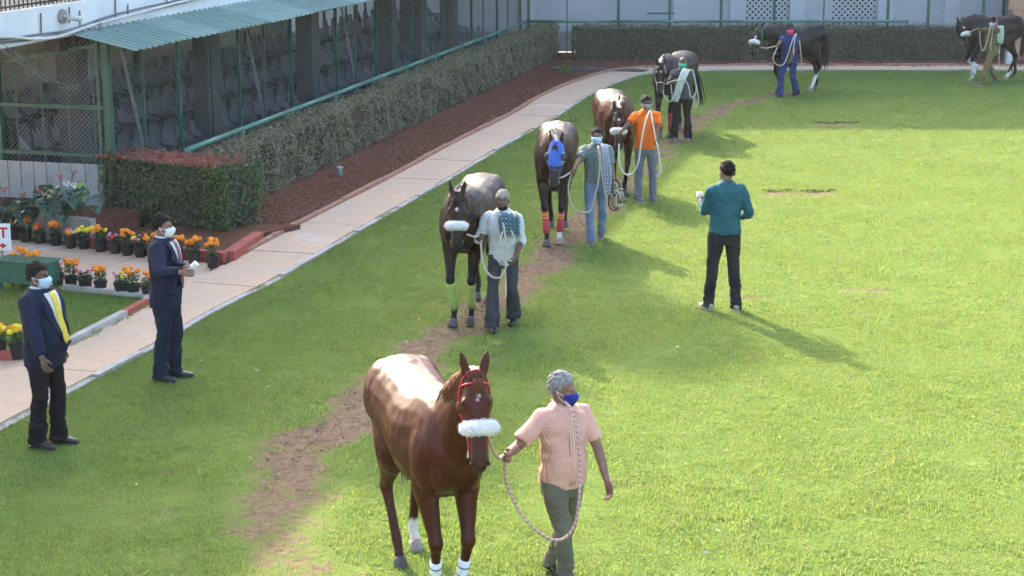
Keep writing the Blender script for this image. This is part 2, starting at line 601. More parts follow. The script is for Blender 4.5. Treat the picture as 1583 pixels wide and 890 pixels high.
# ---- grass blades: tufts scattered by geometry nodes (one mass nobody could count)
def tuft(name, n, rad, h, seed):
    r = np.random.default_rng(seed)
    V, F = [], []
    for i in range(n):
        a, d = r.uniform(0, 6.283), rad * math.sqrt(r.uniform(0, 1))
        x, y = d * math.cos(a), d * math.sin(a)
        hh = h * r.uniform(.5, 1.25)
        la, lean = r.uniform(0, 6.283), r.uniform(.15, .95) * hh
        w = r.uniform(.0023, .0042)
        wx, wy = -math.sin(la) * w, math.cos(la) * w
        lx, ly = math.cos(la) * lean, math.sin(la) * lean
        o = len(V)
        V += [(x - wx, y - wy, -.01), (x + wx, y + wy, -.01), (x + lx * .4 + wx * .8, y + ly * .4 + wy * .8, hh * .6), (x + lx * .4 - wx * .8, y + ly * .4 - wy * .8, hh * .6), (x + lx, y + ly, hh)]
        F += [(o, o + 1, o + 2), (o, o + 2, o + 3), (o + 3, o + 2, o + 4)]
    me = bpy.data.meshes.new(name)
    me.from_pydata(V, [], F)
    me.materials.append(M['blade'])
    return bpy.data.objects.new(name, me)
tcol = bpy.data.collections.new('grass_tufts')
for i in range(6): tcol.objects.link(tuft('tuft_a%d' % i, 68, .14, .032, 100 + i))
for i in range(2): tcol.objects.link(tuft('tuft_b%d' % i, 16, .12, .030, 200 + i))

def inside(poly, x, y):
    r = np.zeros(x.shape, bool)
    j = len(poly) - 1
    for i in range(len(poly)):
        xi, yi = poly[i]; xj, yj = poly[j]
        with np.errstate(divide='ignore', invalid='ignore'):
            r ^= ((yi > y) != (yj > y)) & (x < (xj - xi) * (y - yi) / (yj - yi) + xi)
        j = i
    return r
LAWN_POLY = [tuple(p) for p in RES] + [(26, 8), (-7, 8)]
def scatter(name, y0, y1, sp, scl, x0=-8, x1=22, polyg=None, z=0.0, hz=1.0):
    gx, gy = np.meshgrid(np.arange(x0, x1, sp), np.arange(y0, y1, sp))
    gx = (gx + rng.uniform(-.5, .5, gx.shape) * sp).ravel()
    gy = (gy + rng.uniform(-.5, .5, gy.shape) * sp).ravel()
    lim = gy * .31 + 1.6
    k = (np.abs(gx) < lim) & inside(polyg or LAWN_POLY, gx, gy)
    gx, gy = gx[k], gy[k]
    d = track_amount(gx, gy) if polyg is None else np.zeros_like(gx)
    c = cut_amount(gx, gy)
    worn = np.array([noise.noise((x * 1.3, y * 1.3, 9)) for x, y in zip(gx, gy)])
    u = rng.uniform(0, 1, len(gx))
    gap = np.array([noise.noise((x * 4.5, y * 4.5, 4)) for x, y in zip(gx, gy)])
    keep = (u > d ** 1.35 * 1.02 - .02 + np.maximum(0, worn - .3) * .6 + np.maximum(0, gap - .1) * 1.2 + c * .62)
    d = np.maximum(d, c * .5)
    gx, gy, d, worn = gx[keep], gy[keep], d[keep], worn[keep]
    n = len(gx)
    me = bpy.data.meshes.new(name)
    me.vertices.add(n)
    gz = z - .03 * d
    me.vertices.foreach_set('co', np.stack([gx, gy, gz], -1).astype(np.float32).ravel())
    ai = me.attributes.new('var', 'INT', 'POINT')
    ai.data.foreach_set('value', np.where(d > .25, rng.integers(6, 8, n), rng.integers(0, 6, n)).astype(np.int32))
    ar = me.attributes.new('rot', 'FLOAT_VECTOR', 'POINT')
    ar.data.foreach_set('vector', np.stack([np.zeros(n), np.zeros(n), rng.uniform(0, 6.28, n)], -1).astype(np.float32).ravel())
    sc = scl * (1 + .25 * rng.uniform(-1, 1, n)) * (1 + .35 * np.clip(worn, -.6, .6))
    ar = me.attributes.new('scl', 'FLOAT_VECTOR', 'POINT')
    ar.data.foreach_set('vector', np.stack([sc, sc, sc * hz], -1).astype(np.float32).ravel())
    o = link(name, me, None, M['blade'])
    ng = bpy.data.node_groups.new(name, 'GeometryNodeTree')
    ng.interface.new_socket('Geometry', in_out='INPUT', socket_type='NodeSocketGeometry')
    ng.interface.new_socket('Geometry', in_out='OUTPUT', socket_type='NodeSocketGeometry')
    N, L = ng.nodes, ng.links
    gi, go = N.new('NodeGroupInput'), N.new('NodeGroupOutput')
    ci = N.new('GeometryNodeCollectionInfo')
    ci.inputs['Collection'].default_value = tcol
    ci.inputs['Separate Children'].default_value = True
    ci.inputs['Reset Children'].default_value = True
    ip = N.new('GeometryNodeInstanceOnPoints')
    ip.inputs['Pick Instance'].default_value = True
    L.new(gi.outputs[0], ip.inputs['Points'])
    L.new(ci.outputs[0], ip.inputs['Instance'])
    for nm, dt, sock in (('var', 'INT', 'Instance Index'), ('rot', 'FLOAT_VECTOR', 'Rotation'), ('scl', 'FLOAT_VECTOR', 'Scale')):
        na = N.new('GeometryNodeInputNamedAttribute')
        na.data_type = dt
        na.inputs['Name'].default_value = nm
        L.new(na.outputs['Attribute'], ip.inputs[sock])
    L.new(ip.outputs[0], go.inputs[0])
    md = o.modifiers.new('scatter', 'NODES')
    md.node_group = ng
    return o
near = scatter('lawn_grass', 9.5, 21, .115, 1.0, hz=.78)
tag(near, 'short mown green grass of the near half of the parade lawn', 'grass', kind='stuff')
mid = scatter('lawn_grass', 21, 32, .14, 1.1, hz=.75)
tag(mid, 'short mown grass of the middle of the parade lawn', 'grass', kind='stuff')
far = scatter('lawn_grass', 32, 46.8, .18, 1.3, hz=.6)
tag(far, 'shaded mown grass at the far end of the parade lawn', 'grass', kind='stuff')
pg = scatter('lawn_grass', 18, 23, .11, 1.0, -9, -3, PATCH, .035)
tag(pg, 'small grass patch between kerb and potted marigolds', 'grass', kind='stuff')

# raised turf edge on the far side of each cut
M['turf_edge'] = pm('dark_turf_edge', (.13, .15, .06), (.08, .09, .035), 18, .95, .8, 40, .1, coord='World')
for cx, cy, w, d in CUT_W[:2]:
    xx = np.linspace(-w, w, 14)
    hh_ = .016 + .010 * np.sin(xx * 17 + cx) + .006 * np.sin(xx * 41)
    yy = d + .02 * np.sin(xx * 11 + cy)
    v_ = [(x, y - .03, -.02) for x, y in zip(xx, yy)] + [(x, y, h_) for x, y, h_ in zip(xx, yy, hh_)] + [(x, y + .12, -.01) for x, y in zip(xx, yy)]
    f_ = [(i, i + 1, 14 + i + 1, 14 + i) for i in range(13)] + [(14 + i, 15 + i, 29 + i, 28 + i) for i in range(13)]
    o_t = MB().add(v_, f_).build('turf_edge', M['turf_edge'])
    o_t.location = (cx, cy, 0)
    tag(o_t, kind='structure')

# ------------------------------------------------------------------ path, walkway, kerbs, beds
pav = tag(empty('pavement'), kind='structure')
s = 0.4
while s < arc[-1] - 2:
    L_ = 2.35 + .5 * math.sin(s * 3.1)
    vs, n = [], 6
    for k in range(n + 1):
        p, d, nn = at_arc(s + .012 + (L_ - .024) * k / n)
        vs.append(p); vs.append(p + nn * (PATH_W - (.02 if p[1] > 44 else 0)))
    poly = [tuple(vs[2 * k]) for k in range(n + 1)] + [tuple(vs[2 * k + 1]) for k in range(n, -1, -1)]
    MB().poly(poly, -.06, .03 + .004 * math.sin(s * 7)).build('slab', M['path'], pav)
    s += L_
# kerb stones on the lawn side, edging on the bed side
kerb = tag(empty('kerb'), kind='structure')
s = .4
i = 0
while s < arc[-1] - 1.2:
    L_ = .98
    poly, back = [], []
    for k in range(4):
        p, d, nn = at_arc(s + .008 + (L_ - .016) * k / 3)
        poly.append(tuple(p - nn * .09)); back.append(tuple(p - nn * .004))
    h = .022 + .012 * math.sin(i * 2.3) + .008 * math.sin(i * 5.1)
    MB().poly(poly + back[::-1], -.06, h).build('kerb_stone', M['kerb'], kerb)
    s += L_; i += 1

edging = tag(empty('bed_edging'), kind='structure')
s0 = float(arc[np.argmin(np.hypot(RES[:, 0] - G(420, 433)[0], RES[:, 1] - G(420, 433)[1]))]) + .2
s1 = float(arc[np.argmin(np.hypot(RES[:, 0] - 4.6, RES[:, 1] - 46.35))])
s, i = s0 + 1.2, 0
while s < arc[-1] - 1.2:
    poly, back = [], []
    for k in range(4):
        p, d, nn = at_arc(s + .008 + .964 * k / 3)
        poly.append(tuple(p + nn * (PATH_W + .004))); back.append(tuple(p + nn * (PATH_W + .085)))
    MB().poly(poly + back[::-1], -.06, .075 + .008 * math.sin(i * 1.7)).build('edging_stone', M['terracotta'], edging)
    s += .98; i += 1

# soil beds
bedL, bedR = [], []
for k in range(40):
    p, d, nn = at_arc(s0 + (s1 - s0 - 1.0) * k / 39)
    bedR.append(tuple(p + nn * (PATH_W + .05)))
HA, HB = np.array((-4.75, 26.0)), np.array((.98, 50.0))           # centre line ends of the long hedge
bed = MB()
poly = bedR + [(3.3, 48.3), (2.2, 51.0), (-.6, 50.5), (-1.3, 45), (-6.0, 26.5), (-4.2, 24.6)]
bed.poly(poly, -.05, .02)
soil_me = bed.mesh('flower_bed')
# lumpy soil relief
bm = bmesh.new(); bm.from_mesh(soil_me)
bmesh.ops.triangulate(bm, faces=[f for f in bm.faces if len(f.verts) > 4])
bm.to_mesh(soil_me); bm.free()
tag(link('flower_bed', soil_me, None, M['soil']), kind='structure')
tag(MB().poly([(3.2, 47.30), (26, 47.15), (26, 50.6), (2.3, 51.2)], -.05, .024).build('flower_bed', M['soil']), kind='structure')
# clods on the soil
def clods(name, label, poly, n, size, z, mat, cat):
    P = []
    xs_ = [p[0] for p in poly]; ys_ = [p[1] for p in poly]
    x = rng.uniform(min(xs_), max(xs_), n * 4); y = rng.uniform(min(ys_), max(ys_), n * 4)
    k = inside(poly, x, y)
    x, y = x[k][:n], y[k][:n]
    m = len(x)
    s = size * rng.uniform(.4, 1.3, m)
    base = np.array([(1, 0, 0), (-1, 0, 0), (0, 1, 0), (0, -1, 0), (0, 0, .8), (0, 0, -.8)])
    v = np.repeat(base[None], m, 0) * s[:, None, None] * rng.uniform(.6, 1.3, (m, 6, 1))
    ang = rng.uniform(0, 6.28, m)
    ca, sa = np.cos(ang)[:, None], np.sin(ang)[:, None]
    v = np.stack([v[..., 0] * ca - v[..., 1] * sa, v[..., 0] * sa + v[..., 1] * ca, v[..., 2]], -1)
    v += np.stack([x, y, np.full(m, z)], -1)[:, None, :]
    f = np.array([(0, 2, 4), (2, 1, 4), (1, 3, 4), (3, 0, 4), (2, 0, 5), (1, 2, 5), (3, 1, 5), (0, 3, 5)])
    ff = (np.arange(m)[:, None, None] * 6 + f[None]).ravel()
    return tag(link(name, np_mesh(name, v.reshape(-1, 3), ff, 3), None, mat), label, cat, kind='stuff')
clods('soil_clods', 'loose red-brown soil crumbs in the bed before the long hedge', bedR + [(3.3, 48.3), (1.2, 49), (-4.2, 26.0), (-4.0, 24.9)], 12000, .019, .02, M['soil'], 'soil')
clods('soil_clods', 'loose red soil in the bed before the back hedge', [(3.2, 47.35), (16, 47.2), (16, 48.9), (2.3, 49)], 2500, .035, .024, M['soil'], 'soil')
trp = [tuple(TRS[i] + np.array([TRW[i] * .75, 0])) for i in range(20, len(TRS), 4)] + [tuple(TRS[i] - np.array([TRW[i] * .75, 0])) for i in range(len(TRS) - 1, 19, -4)]
M['track_clod'] = pm('track_earth', (.22, .152, .105), (.13, .088, .06), 12, .95, .6, 40, .1, coord='World')
clods('earth_clods', 'trampled brown earth crumbs along the horse track', trp, 9000, .012, -.018, M['track_clod'], 'earth')

# grey drain slab crossing at the far corner
tag(MB().poly([(.9, 46.5), (3.3, 45.9), (3.5, 46.35), (1.2, 47.25)], -.05, .05).build('drain_cover', M['concrete_dark'], bevel=.01), 'grey concrete drain strip at the far corner of the red soil bed', 'drain cover')

# walkway by the marigolds
wk = tag(empty('walkway'), kind='structure')
e1 = np.array((.89, -.456)); e2 = np.array((.456, .89))
o_ = np.array(G(330, 418)[:2]) + e1 * .25 + e2 * .30
p_r, d_r, n_r = at_arc(s0)
for i in range(7):
    for j in range(3):
        a = o_ - e1 * (1.6 * (i + 1)) - e2 * (1.15 * (j + 1)) - e2 * .02
        c4 = [a + e1 * .006 + e2 * .006, a + e1 * 1.594 + e2 * .006, a + e1 * 1.594 + e2 * 1.144, a + e1 * .006 + e2 * 1.144]
        MB().poly([tuple(q) for q in c4], -.06, .018 + .003 * ((i + j) % 3)).build('slab', M['path'], wk)
MB().poly([tuple(q) for q in ((-12, 13), (-6.6, 13), (-4.9, 18.6), (-4.25, 22.4), (-4.6, 23.6), (-12, 26.5))], -.058, .008).build('slab', M['path'], wk)

# kerb stones round the little lawn, and the red painted kerb of the planting bed
pk = tag(empty('kerb'), kind='structure')
for a, b, m in ((PATCH[1], PATCH[2], 'kerb'), (PATCH[2], PATCH[3], 'kerb'), (PATCH[3], PATCH[4], 'red_kerb'), (PATCH[0], PATCH[1], 'red_kerb'), (PATCH[4], PATCH[5], 'kerb'), (PATCH[5], PATCH[6], 'kerb')):
    MB().bar((*a, .03), (*b, .03), .085, .14).build('kerb_stone', M[m], pk)
rk = tag(empty('planter_kerb'), 'red painted kerb around the hedge bed behind the potted marigolds', 'kerb')
kr = [np.array(G(383, 383)[:2]), np.array(G(350, 408)[:2]), np.array(G(140, 384)[:2])]
def stones(a, b, n, w, h, z0, mats, parent, name='kerb_stone', gap=.012):
    a, b = np.array(a), np.array(b)
    for i in range(n):
        p, q = a + (b - a) * (i / n) , a + (b - a) * ((i + 1) / n)
        d = (q - p) / np.linalg.norm(q - p)
        MB().bar((*(p + d * gap / 2), z0 + h / 2), (*(q - d * gap / 2), z0 + h / 2), w, h).build(name, mats, parent, bevel=.012)
stones(kr[1], kr[2], 4, .11, .16, 0, M['red_kerb'], rk)
stones(kr[0] + np.array((.1, .35)), kr[1] + np.array((.02, .06)), 2, .16, .16, 0, M['red_kerb'], rk)
tag(MB().poly([tuple(kr[1] + e2 * .05), tuple(kr[0] + np.array((0, .3))), tuple(np.array(kr[0]) + e2 * 1.3), tuple(kr[2] + e2 * 1.7), tuple(kr[2] + e2 * .05)], -.05, .10).build('planting_soil', M['soil']), kind='structure')
pw = tag(empty('planter_wall'), 'low grey concrete planter wall under the anthuriums', 'planter')
p_a = np.array(G(138, 381)[:2]) + e2 * .12
for i in range(3):
    q0, q1 = p_a - e1 * (1.1 * i), p_a - e1 * (1.1 * (i + 1))
    MB().bar((*(q0 - e1 * .006), .19), (*(q1 + e1 * .006), .19), .12, .36).build('wall_block', M['concrete'], pw, bevel=.01)
MB().poly([tuple(p_a + e2 * .06), tuple(p_a + e2 * 1.0), tuple(p_a - e1 * 3.3 + e2 * 1.0), tuple(p_a - e1 * 3.3 + e2 * .06)][::-1] if False else [tuple(p_a - e1 * 3.3 + e2 * .06), tuple(p_a + e2 * .06), tuple(p_a + e2 * 1.0), tuple(p_a - e1 * 3.3 + e2 * 1.0)], 0, .32).build('soil', M['soil'], pw)

# ------------------------------------------------------------------ hedges
def hedge(name, label, pts, width, height, size, dens, mat, lump=.05, group=None, z0=0.0, extra=None, near=None):
    root = tag(empty(name, (pts[0][0], pts[0][1], z0)), label, 'hedge', group)
    base = Vector((pts[0][0], pts[0][1], z0))
    P = np.array(pts, float)
    core, acc = MB(), []
    tot = 0
    for i in range(len(P) - 1):
        a, b = P[i], P[i + 1]
        L = np.linalg.norm(b - a); d = (b - a) / L; nn = np.array((-d[1], d[0]))
        i0, i1 = (.12 if i == 0 else 0), (.12 if i == len(P) - 2 else 0)
        core.bar((*(a + d * i0 - base.xy), height * .46), (*(b - d * i1 - base.xy), height * .46), width - .16, height * .88)
        for face, area in (('front', L * height), ('top', L * width), ('back', L * height * .5), ('end', width * height), ('start', width * height)):
            k = int(area * dens)
            u = rng.uniform(0, 1, k); v = rng.uniform(0, 1, k)
            if face in ('front', 'back'):
                sgn = -1 if face == 'front' else 1
                xy = a + np.outer(u * L, d) + nn * sgn * width / 2
                z = v ** .9 * height
                N = np.tile(np.array((nn[0] * sgn, nn[1] * sgn, .25)), (k, 1))
            elif face == 'top':
                xy = a + np.outer(u * L, d) + np.outer((v - .5) * width, nn)
                z = np.full(k, height)
                N = np.tile(np.array((0, 0, 1.)), (k, 1))
            else:
                sgn = 1 if face == 'end' else -1
                xy = (b if face == 'end' else a) + np.outer((u - .5) * width, nn)
                z = v * height
                N = np.tile(np.array((d[0] * sgn, d[1] * sgn, .2)), (k, 1))
            pt = np.column_stack([xy, z])
            lumpn = np.array([noise.noise((p[0] * 1.7, p[1] * 1.7, p[2] * 2.2)) + .6 * noise.noise((p[0] * 5, p[1] * 5, p[2] * 5)) for p in pt])
            off = lump * lumpn - rng.exponential(.035, k)
            keep = rng.uniform(0, 1, k) < np.clip(1.15 + lumpn * .8, .35, 1)
            if face == 'top':
                spr = rng.uniform(0, 1, k) < .14
                off = np.where(spr, rng.uniform(.0, .09, k) + lump * lumpn, off)
            # rounded shoulders, thin at the foot
            hz = np.clip((z - (height - .14)) / .14, 0, 1)
            if face in ('front', 'back', 'end', 'start'): off = off - hz ** 2 * .07
            pt = pt + N / np.linalg.norm(N, axis=1)[:, None] * off[:, None]
            acc.append((pt[keep], N[keep]))
    core.build('branches', M['twig'], root)
    pt = np.concatenate([q[0] for q in acc]); N = np.concatenate([q[1] for q in acc])
    pt = pt - np.array((base.x, base.y, 0))
    tag(link('foliage', leaves_mesh('foliage', pt, N, size), root, mat), kind='stuff')
    if extra: extra(root, pt, N)
    return root
hedge('long_hedge', 'long clipped grey-green hedge running beside the green fence to the far corner', [tuple(HA + (HB - HA) * k / 8) for k in range(9)], .62, .90, .042, 2500, M['hedge'], .10)
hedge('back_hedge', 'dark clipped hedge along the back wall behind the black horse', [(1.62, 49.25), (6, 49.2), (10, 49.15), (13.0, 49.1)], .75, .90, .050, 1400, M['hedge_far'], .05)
def red_top(root, pt, N):
    k = int(2.35 * 1.0 * 1300)
    u, v = rng.uniform(-.05, 1.0, k), rng.uniform(-.05, .75, k)
    a, b = np.array(cb[0]), np.array(cb[1])
    d = (b - a) / np.linalg.norm(b - a); nn = np.array((-d[1], d[0]))
    xy = np.outer(u * np.linalg.norm(b - a) * .93, d) + np.outer((v - .45) * .95, nn)
    z = .93 + rng.uniform(0, .11, k) * (.4 + .6 * np.array([abs(noise.noise((p[0] * 4, p[1] * 4, 1))) * 2 for p in xy]))
    N2 = rng.normal(0, 1, (k, 3)); N2[:, 2] *= .3
    tag(link('red_shoots', leaves_mesh('red_shoots', np.column_stack([xy, z]), N2, .05, .3, .35), root, M['hedge_red']), kind='stuff')
    kk = pt[:, 2] > .02
    sel = kk & (np.array([noise.noise((p[0] * 2.2, p[1] * 2.2, p[2] * 1.5 + 5)) for p in pt]) + (np.dot(pt[:, :2], d) / 2.3) * .45 > .42) & (rng.uniform(0, 1, len(pt)) < .35)
    tag(link('lime_leaves', leaves_mesh('lime_leaves', pt[sel] + N[sel] * .015, N[sel], .05), root, M['hedge_lime']), kind='stuff')
c_r = np.array(G(352, 370)[:2])
cb = [tuple(c_r - e1 * 2.25 + e2 * .52), tuple(c_r - e1 * .05 + e2 * .52)]
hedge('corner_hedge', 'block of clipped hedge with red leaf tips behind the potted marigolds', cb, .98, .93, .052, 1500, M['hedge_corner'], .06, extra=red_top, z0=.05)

# scattered pale fallen leaves and petals on the lawn
n_l = 420
lx = rng.uniform(-5, 16, n_l * 3); ly = rng.uniform(11, 46, n_l * 3)
k_l = inside(LAWN_POLY, lx, ly); lx, ly = lx[k_l][:n_l], ly[k_l][:n_l]
M['litter'] = leaf_mat('fallen_leaves', [(.55, .50, .36), (.40, .28, .13), (.65, .62, .52), (.30, .20, .10)], .2, .7, .2)
tag(link('fallen_leaves', leaves_mesh('fallen_leaves', np.column_stack([lx, ly, rng.uniform(.012, .035, len(lx))]), np.tile((0, -.3, 1.), (len(lx), 1)), .045, .5, .5, .5), None, M['litter']), 'small pale fallen leaves scattered over the lawn', 'leaves', kind='stuff')
# ------------------------------------------------------------------ grandstand frame: a along the fence, b into the stand
A0, A1 = np.array((-5.85, 26.2)), np.array((.42, 49.75))
SL = float(np.linalg.norm(A1 - A0))
ea = (A1 - A0) / SL
eb = np.array((-ea[1], ea[0]))
SA = math.atan2(ea[1], ea[0])
def S(a, b, z):
    p = A0 + ea * a + eb * b
    return Vector((p[0], p[1], z))


def chain_link(name, p0, p1, z0, z1, sp, r, parent, mat):
    """diagonal wires in the vertical plane from p0 to p1"""
    p0, p1 = Vector((p0[0], p0[1], 0)), Vector((p1[0], p1[1], 0))
    L = (p1 - p0).length; d = (p1 - p0) / L; nn = Vector((-d.y, d.x, 0))
    H = z1 - z0
    mb = MB()
    for sg in (1, -1):
        k = -H if sg > 0 else 0.0
        while k < (L if sg > 0 else L + H):
            # x = k + sg*z
            za, zb = 0.0, H
            xa, xb = k, k + sg * H
            pts = []
            lo, hi = 0.0, H
            if sg > 0:
                lo = max(0, -k); hi = min(H, L - k)
            else:
                lo = max(0, k - L); hi = min(H, k)
            if hi - lo > .03:
                A = p0 + d * (k + sg * lo) + Vector((0, 0, z0 + lo)) + nn * (.002 * sg)
                B = p0 + d * (k + sg * hi) + Vector((0, 0, z0 + hi)) + nn * (.002 * sg)
                mb.tube([A, B], [r, r], 3, caps=False)
            k += sp
    return tag(mb.build(name, mat, parent), kind='stuff')


# ---- green fence along the stand
fence = tag(empty('stand_fence', S(0, 0, 0)), 'tall green chain-link fence with round rail beside the dark seating stand', 'fence')
def loc(v): return Vector(v) - fence.location
i = 0
a = 0.0
while a < SL + .1:
    w = .055 if i % 2 == 0 else .034
    p = S(a, 0 if i % 2 == 0 else .03, 0)
    MB().box(loc(p) + Vector((0, 0, 1.34)), (w, w, 2.68), SA).build('post', M['green_paint'], fence)
    a += 1.18; i += 1
RA, RB = Vector((-4.85, 26.55, 0)), Vector((.40, 49.55, 0))
npost = 11
rail = MB()
for k in range(npost):
    p = RA + (RB - RA) * (k / (npost - 1))
    MB().cyl(loc(p), loc(p) + Vector((0, 0, .98)), .032, n=8).build('rail_post', M['rail_paint'], fence, smooth=True)
    if k:
        q_ = RA + (RB - RA) * ((k - 1) / (npost - 1))
        d_ = (p - q_).normalized()
        MB().cyl(loc(q_) + Vector((0, 0, 1.0)) + d_ * .004, loc(p) + Vector((0, 0, 1.0)) - d_ * .004, .042, n=10).build('rail', M['rail_paint'], fence, smooth=True)
for z in (2.66, .12):
    MB().bar(loc(S(0, 0, z)), loc(S(SL, 0, z)), .03).build('frame_rail', M['green_paint'], fence)
k_ = int(SL / 4.9) + 1
for k in range(5):
    chain_link('wire_mesh', loc(S(SL * k / 5, .0, 0)), loc(S(SL * (k + 1) / 5, .0, 0)), .1, 2.66, .10, .0027, fence, M['wire'])
for a in (1.55, 6.3, 11.2):
    MB().bar(loc(S(a, .1, .1)), loc(S(a - .12, .55, 2.7)), .045).build('brace', M['steel'], fence)

# end panel facing the camera
gate = tag(empty('end_fence', S(0, 0, 0)), 'green framed chain-link panel closing the near end of the stand', 'fence')
def gl(b, z, da=-.02): return S(da, b, z) - gate.location
for b, w in ((.0, .10), (.14, .05), (1.78, .09), (3.4, .09)):
    MB().box(gl(b, 1.36), (w, w, 2.72), SA).build('post', M['green_paint'], gate)
for b0, b1 in ((.05, 1.735), (1.825, 3.355)):
    for z in (1.69, .99, .64):
        MB().bar(gl(b0, z, -.03), gl(b1, z, -.03), .05, .055).build('frame_rail', M['green_paint'], gate)
    chain_link('wire_mesh', gl(b0, 0, .01), gl(b1, 0, .01), .62, 2.75, .075, .0026, gate, M['wire'])
for k in range(4):
    MB().bar(gl(.25 + .42 * k, .6, .02), gl(.25 + .42 * k, 2.75, .02), .022).build('bar', M['green_paint'], gate)
MB().bar(gl(0, 2.62, .03), gl(3.4, 1.98, .03), .05).build('diagonal_bar', M['green_paint'], gate)
# white corrugated board below the panel, pale strips one by one
M['board'] = pm('grey_corrugated_board', (.40, .42, .43), (.30, .315, .325), 6, .7, .2, 40, .3)
wb = tag(empty('corrugated_board', S(-.12, .1, 0)), 'grey-white corrugated board under the end fence behind the anthuriums', 'board')
for k in range(26):
    MB().box(S(-.12 - .012 * (k % 2), .1 + .105 * k, .45) - wb.location, (.03, .098, .84), SA).build('strip', M['board'], wb)

# ---- the stand itself
stand = tag(empty('grandstand', S(0, 1, 0)), 'two-storey seating stand with white balcony edge behind the green fence', 'grandstand')
def sl(a, b, z): return S(a, b, z) - stand.location
def slab(name, a0, a1, b0, b1, z0, z1, mat, parent=None, bevel=0):
    m = MB()
    o = Vector((0, 0, 0)) if parent is None else Vector((0, 0, 0))
    pts = [sl(a0, b0, 0), sl(a1, b0, 0), sl(a1, b1, 0), sl(a0, b1, 0)]
    m.poly([(p.x, p.y) for p in pts], z0, z1)
    return m.build(name, mat, parent or stand, bevel=bevel)
for k in range(3):
    for j in range(6):
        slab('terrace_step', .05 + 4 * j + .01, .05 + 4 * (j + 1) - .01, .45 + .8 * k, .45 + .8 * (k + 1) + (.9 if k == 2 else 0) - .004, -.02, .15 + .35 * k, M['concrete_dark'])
# back wall with an opening towards the bright ground behind
bw = .45 + 2.4 + .95
for a0, a1 in ((.05, 5.9), (5.92, 11.9), (11.92, 16.6), (22.9, 24.0)):
    slab('wall_panel', a0, a1, bw, bw + .15, -.02, 2.8, M['cream'])
slab('wall_panel', 16.62, 22.88, bw, bw + .15, -.02, .7, M['cream'])
for a in (17.5, 18.3, 19.1, 19.9, 20.7, 21.5, 22.2):
    MB().cyl(sl(a, bw + .1, .7), sl(a, bw + .1, 2.8), .035, n=8).build('window_bar', M['seat_leg'], stand)
for z in (1.15, 1.6, 2.1):
    MB().bar(sl(16.7, bw + .1, z), sl(22.8, bw + .1, z), .045).build('window_bar', M['seat_leg'], stand)
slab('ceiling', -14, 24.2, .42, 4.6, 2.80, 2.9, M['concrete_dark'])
slab('balcony_floor', -14, 24.2, .42, 4.6, 2.904, 3.18, M['concrete'])
fa = [slab('balcony_edge', a0 + .01, a1 - .01, .28, .416, 2.76, 3.22, M['white_paint']) for a0, a1 in ((-14, -6), (-6, 1.9), (1.9, 9.9), (9.9, 17), (17, 24.2))]
# columns
for a, w in ((.35, .34), (5.1, .36), (9.9, .36), (14.7, .36), (16.9, .5), (19.5, .36)):
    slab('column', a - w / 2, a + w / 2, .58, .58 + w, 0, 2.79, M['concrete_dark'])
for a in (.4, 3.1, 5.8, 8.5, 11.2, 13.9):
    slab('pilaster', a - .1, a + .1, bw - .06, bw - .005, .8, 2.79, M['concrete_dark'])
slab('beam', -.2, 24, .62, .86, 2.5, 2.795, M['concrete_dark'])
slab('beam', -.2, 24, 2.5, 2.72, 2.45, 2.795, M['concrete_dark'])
# hanging banners and lamps inside, dark boxes high on the wall
for a in (1.9, 6.9, 9.3):
    MB().box(sl(a, 1.2, 2.15), (.9, .04, .5), SA).build('hanging_panel', M['steel'], stand)
# upper storey: railing, columns, roof whose edge shades the lawn
for a in np.arange(-13.8, 24.1, .115):
    if -4 < a < 1.5:
        MB().box(sl(a, .36, 3.62), (.014, .014, .78), SA).build('railing_bar', M['seat_leg'], stand)
MB().bar(sl(-14, .36, 4.03), sl(24, .36, 4.03), .05).build('handrail', M['seat_leg'], stand)
MB().bar(sl(-14, .36, 3.28), sl(24, .36, 3.28), .03).build('handrail', M['seat_leg'], stand)
slab('upper_wall', -14, 24, 4.3, 4.45, 3.2, 4.6, M['cream'])
for a in np.arange(-13.5, 24, 5.35):
    slab('upper_column', a - .15, a + .15, .75, 1.05, 3.18, 6.6, M['white_paint'])
for k in range(10):
    slab('roof_panel', -18 + 4.3 * k + .01, -18 + 4.3 * (k + 1) - .01, -.25, 4.6, 6.62, 6.8, M['awning'])
# fittings on the balcony edge
for k, (a, z0, h) in enumerate(((-1.35, 2.85, .30), (-.55, 2.95, .22), (-.25, 2.85, .25), (.85, 2.9, .30), (1.25, 2.9, .18), (2.6, 2.95, .3), (3.3, 2.95, .2), (5.4, 2.95, .3))):
    MB().cyl(sl(a, .262, z0), sl(a + .015, .258, z0 + h), .011, n=6).build('stub_bar', M['rust'], stand)

# cables strung along the balcony edge
def cable(label, pts, r, mat, name='cable', cat='cable', n=7, sub=8, group=None):
    P = spline(pts, sub)
    o = link(name, MB().tube([Vector(p) for p in P], [r] * len(P), n).mesh(name, True), None, mat)
    return tag(o, label, cat, group)
cable('thick white cable running along the white balcony edge', [S(-3.6, .22, 2.98), S(-2.4, .2, 2.92), S(-1.7, .2, 2.83), S(-1.0, .2, 2.80), S(0, .21, 2.87), S(1.3, .21, 2.93), S(3.2, .22, 3.0), S(6, .23, 3.06), S(9, .23, 3.12)], .024, M['cable_w'])
cable('grey cable sagging just below the thick white cable', [S(-3.6, .24, 2.93), S(-2.2, .23, 2.84), S(-1.2, .22, 2.82), S(.2, .22, 2.90), S(2.2, .22, 2.95), S(5, .23, 3.04), S(9, .23, 3.10)], .016, M['cable_g'])
cable('second grey cable resting above the white cable', [S(-3.6, .25, 2.90), S(-1.6, .25, 2.87), S(-.6, .24, 2.86), S(.7, .24, 2.96), S(2.6, .24, 3.02), S(6, .24, 3.08), S(9, .24, 3.14)], .014, M['cable_g'])
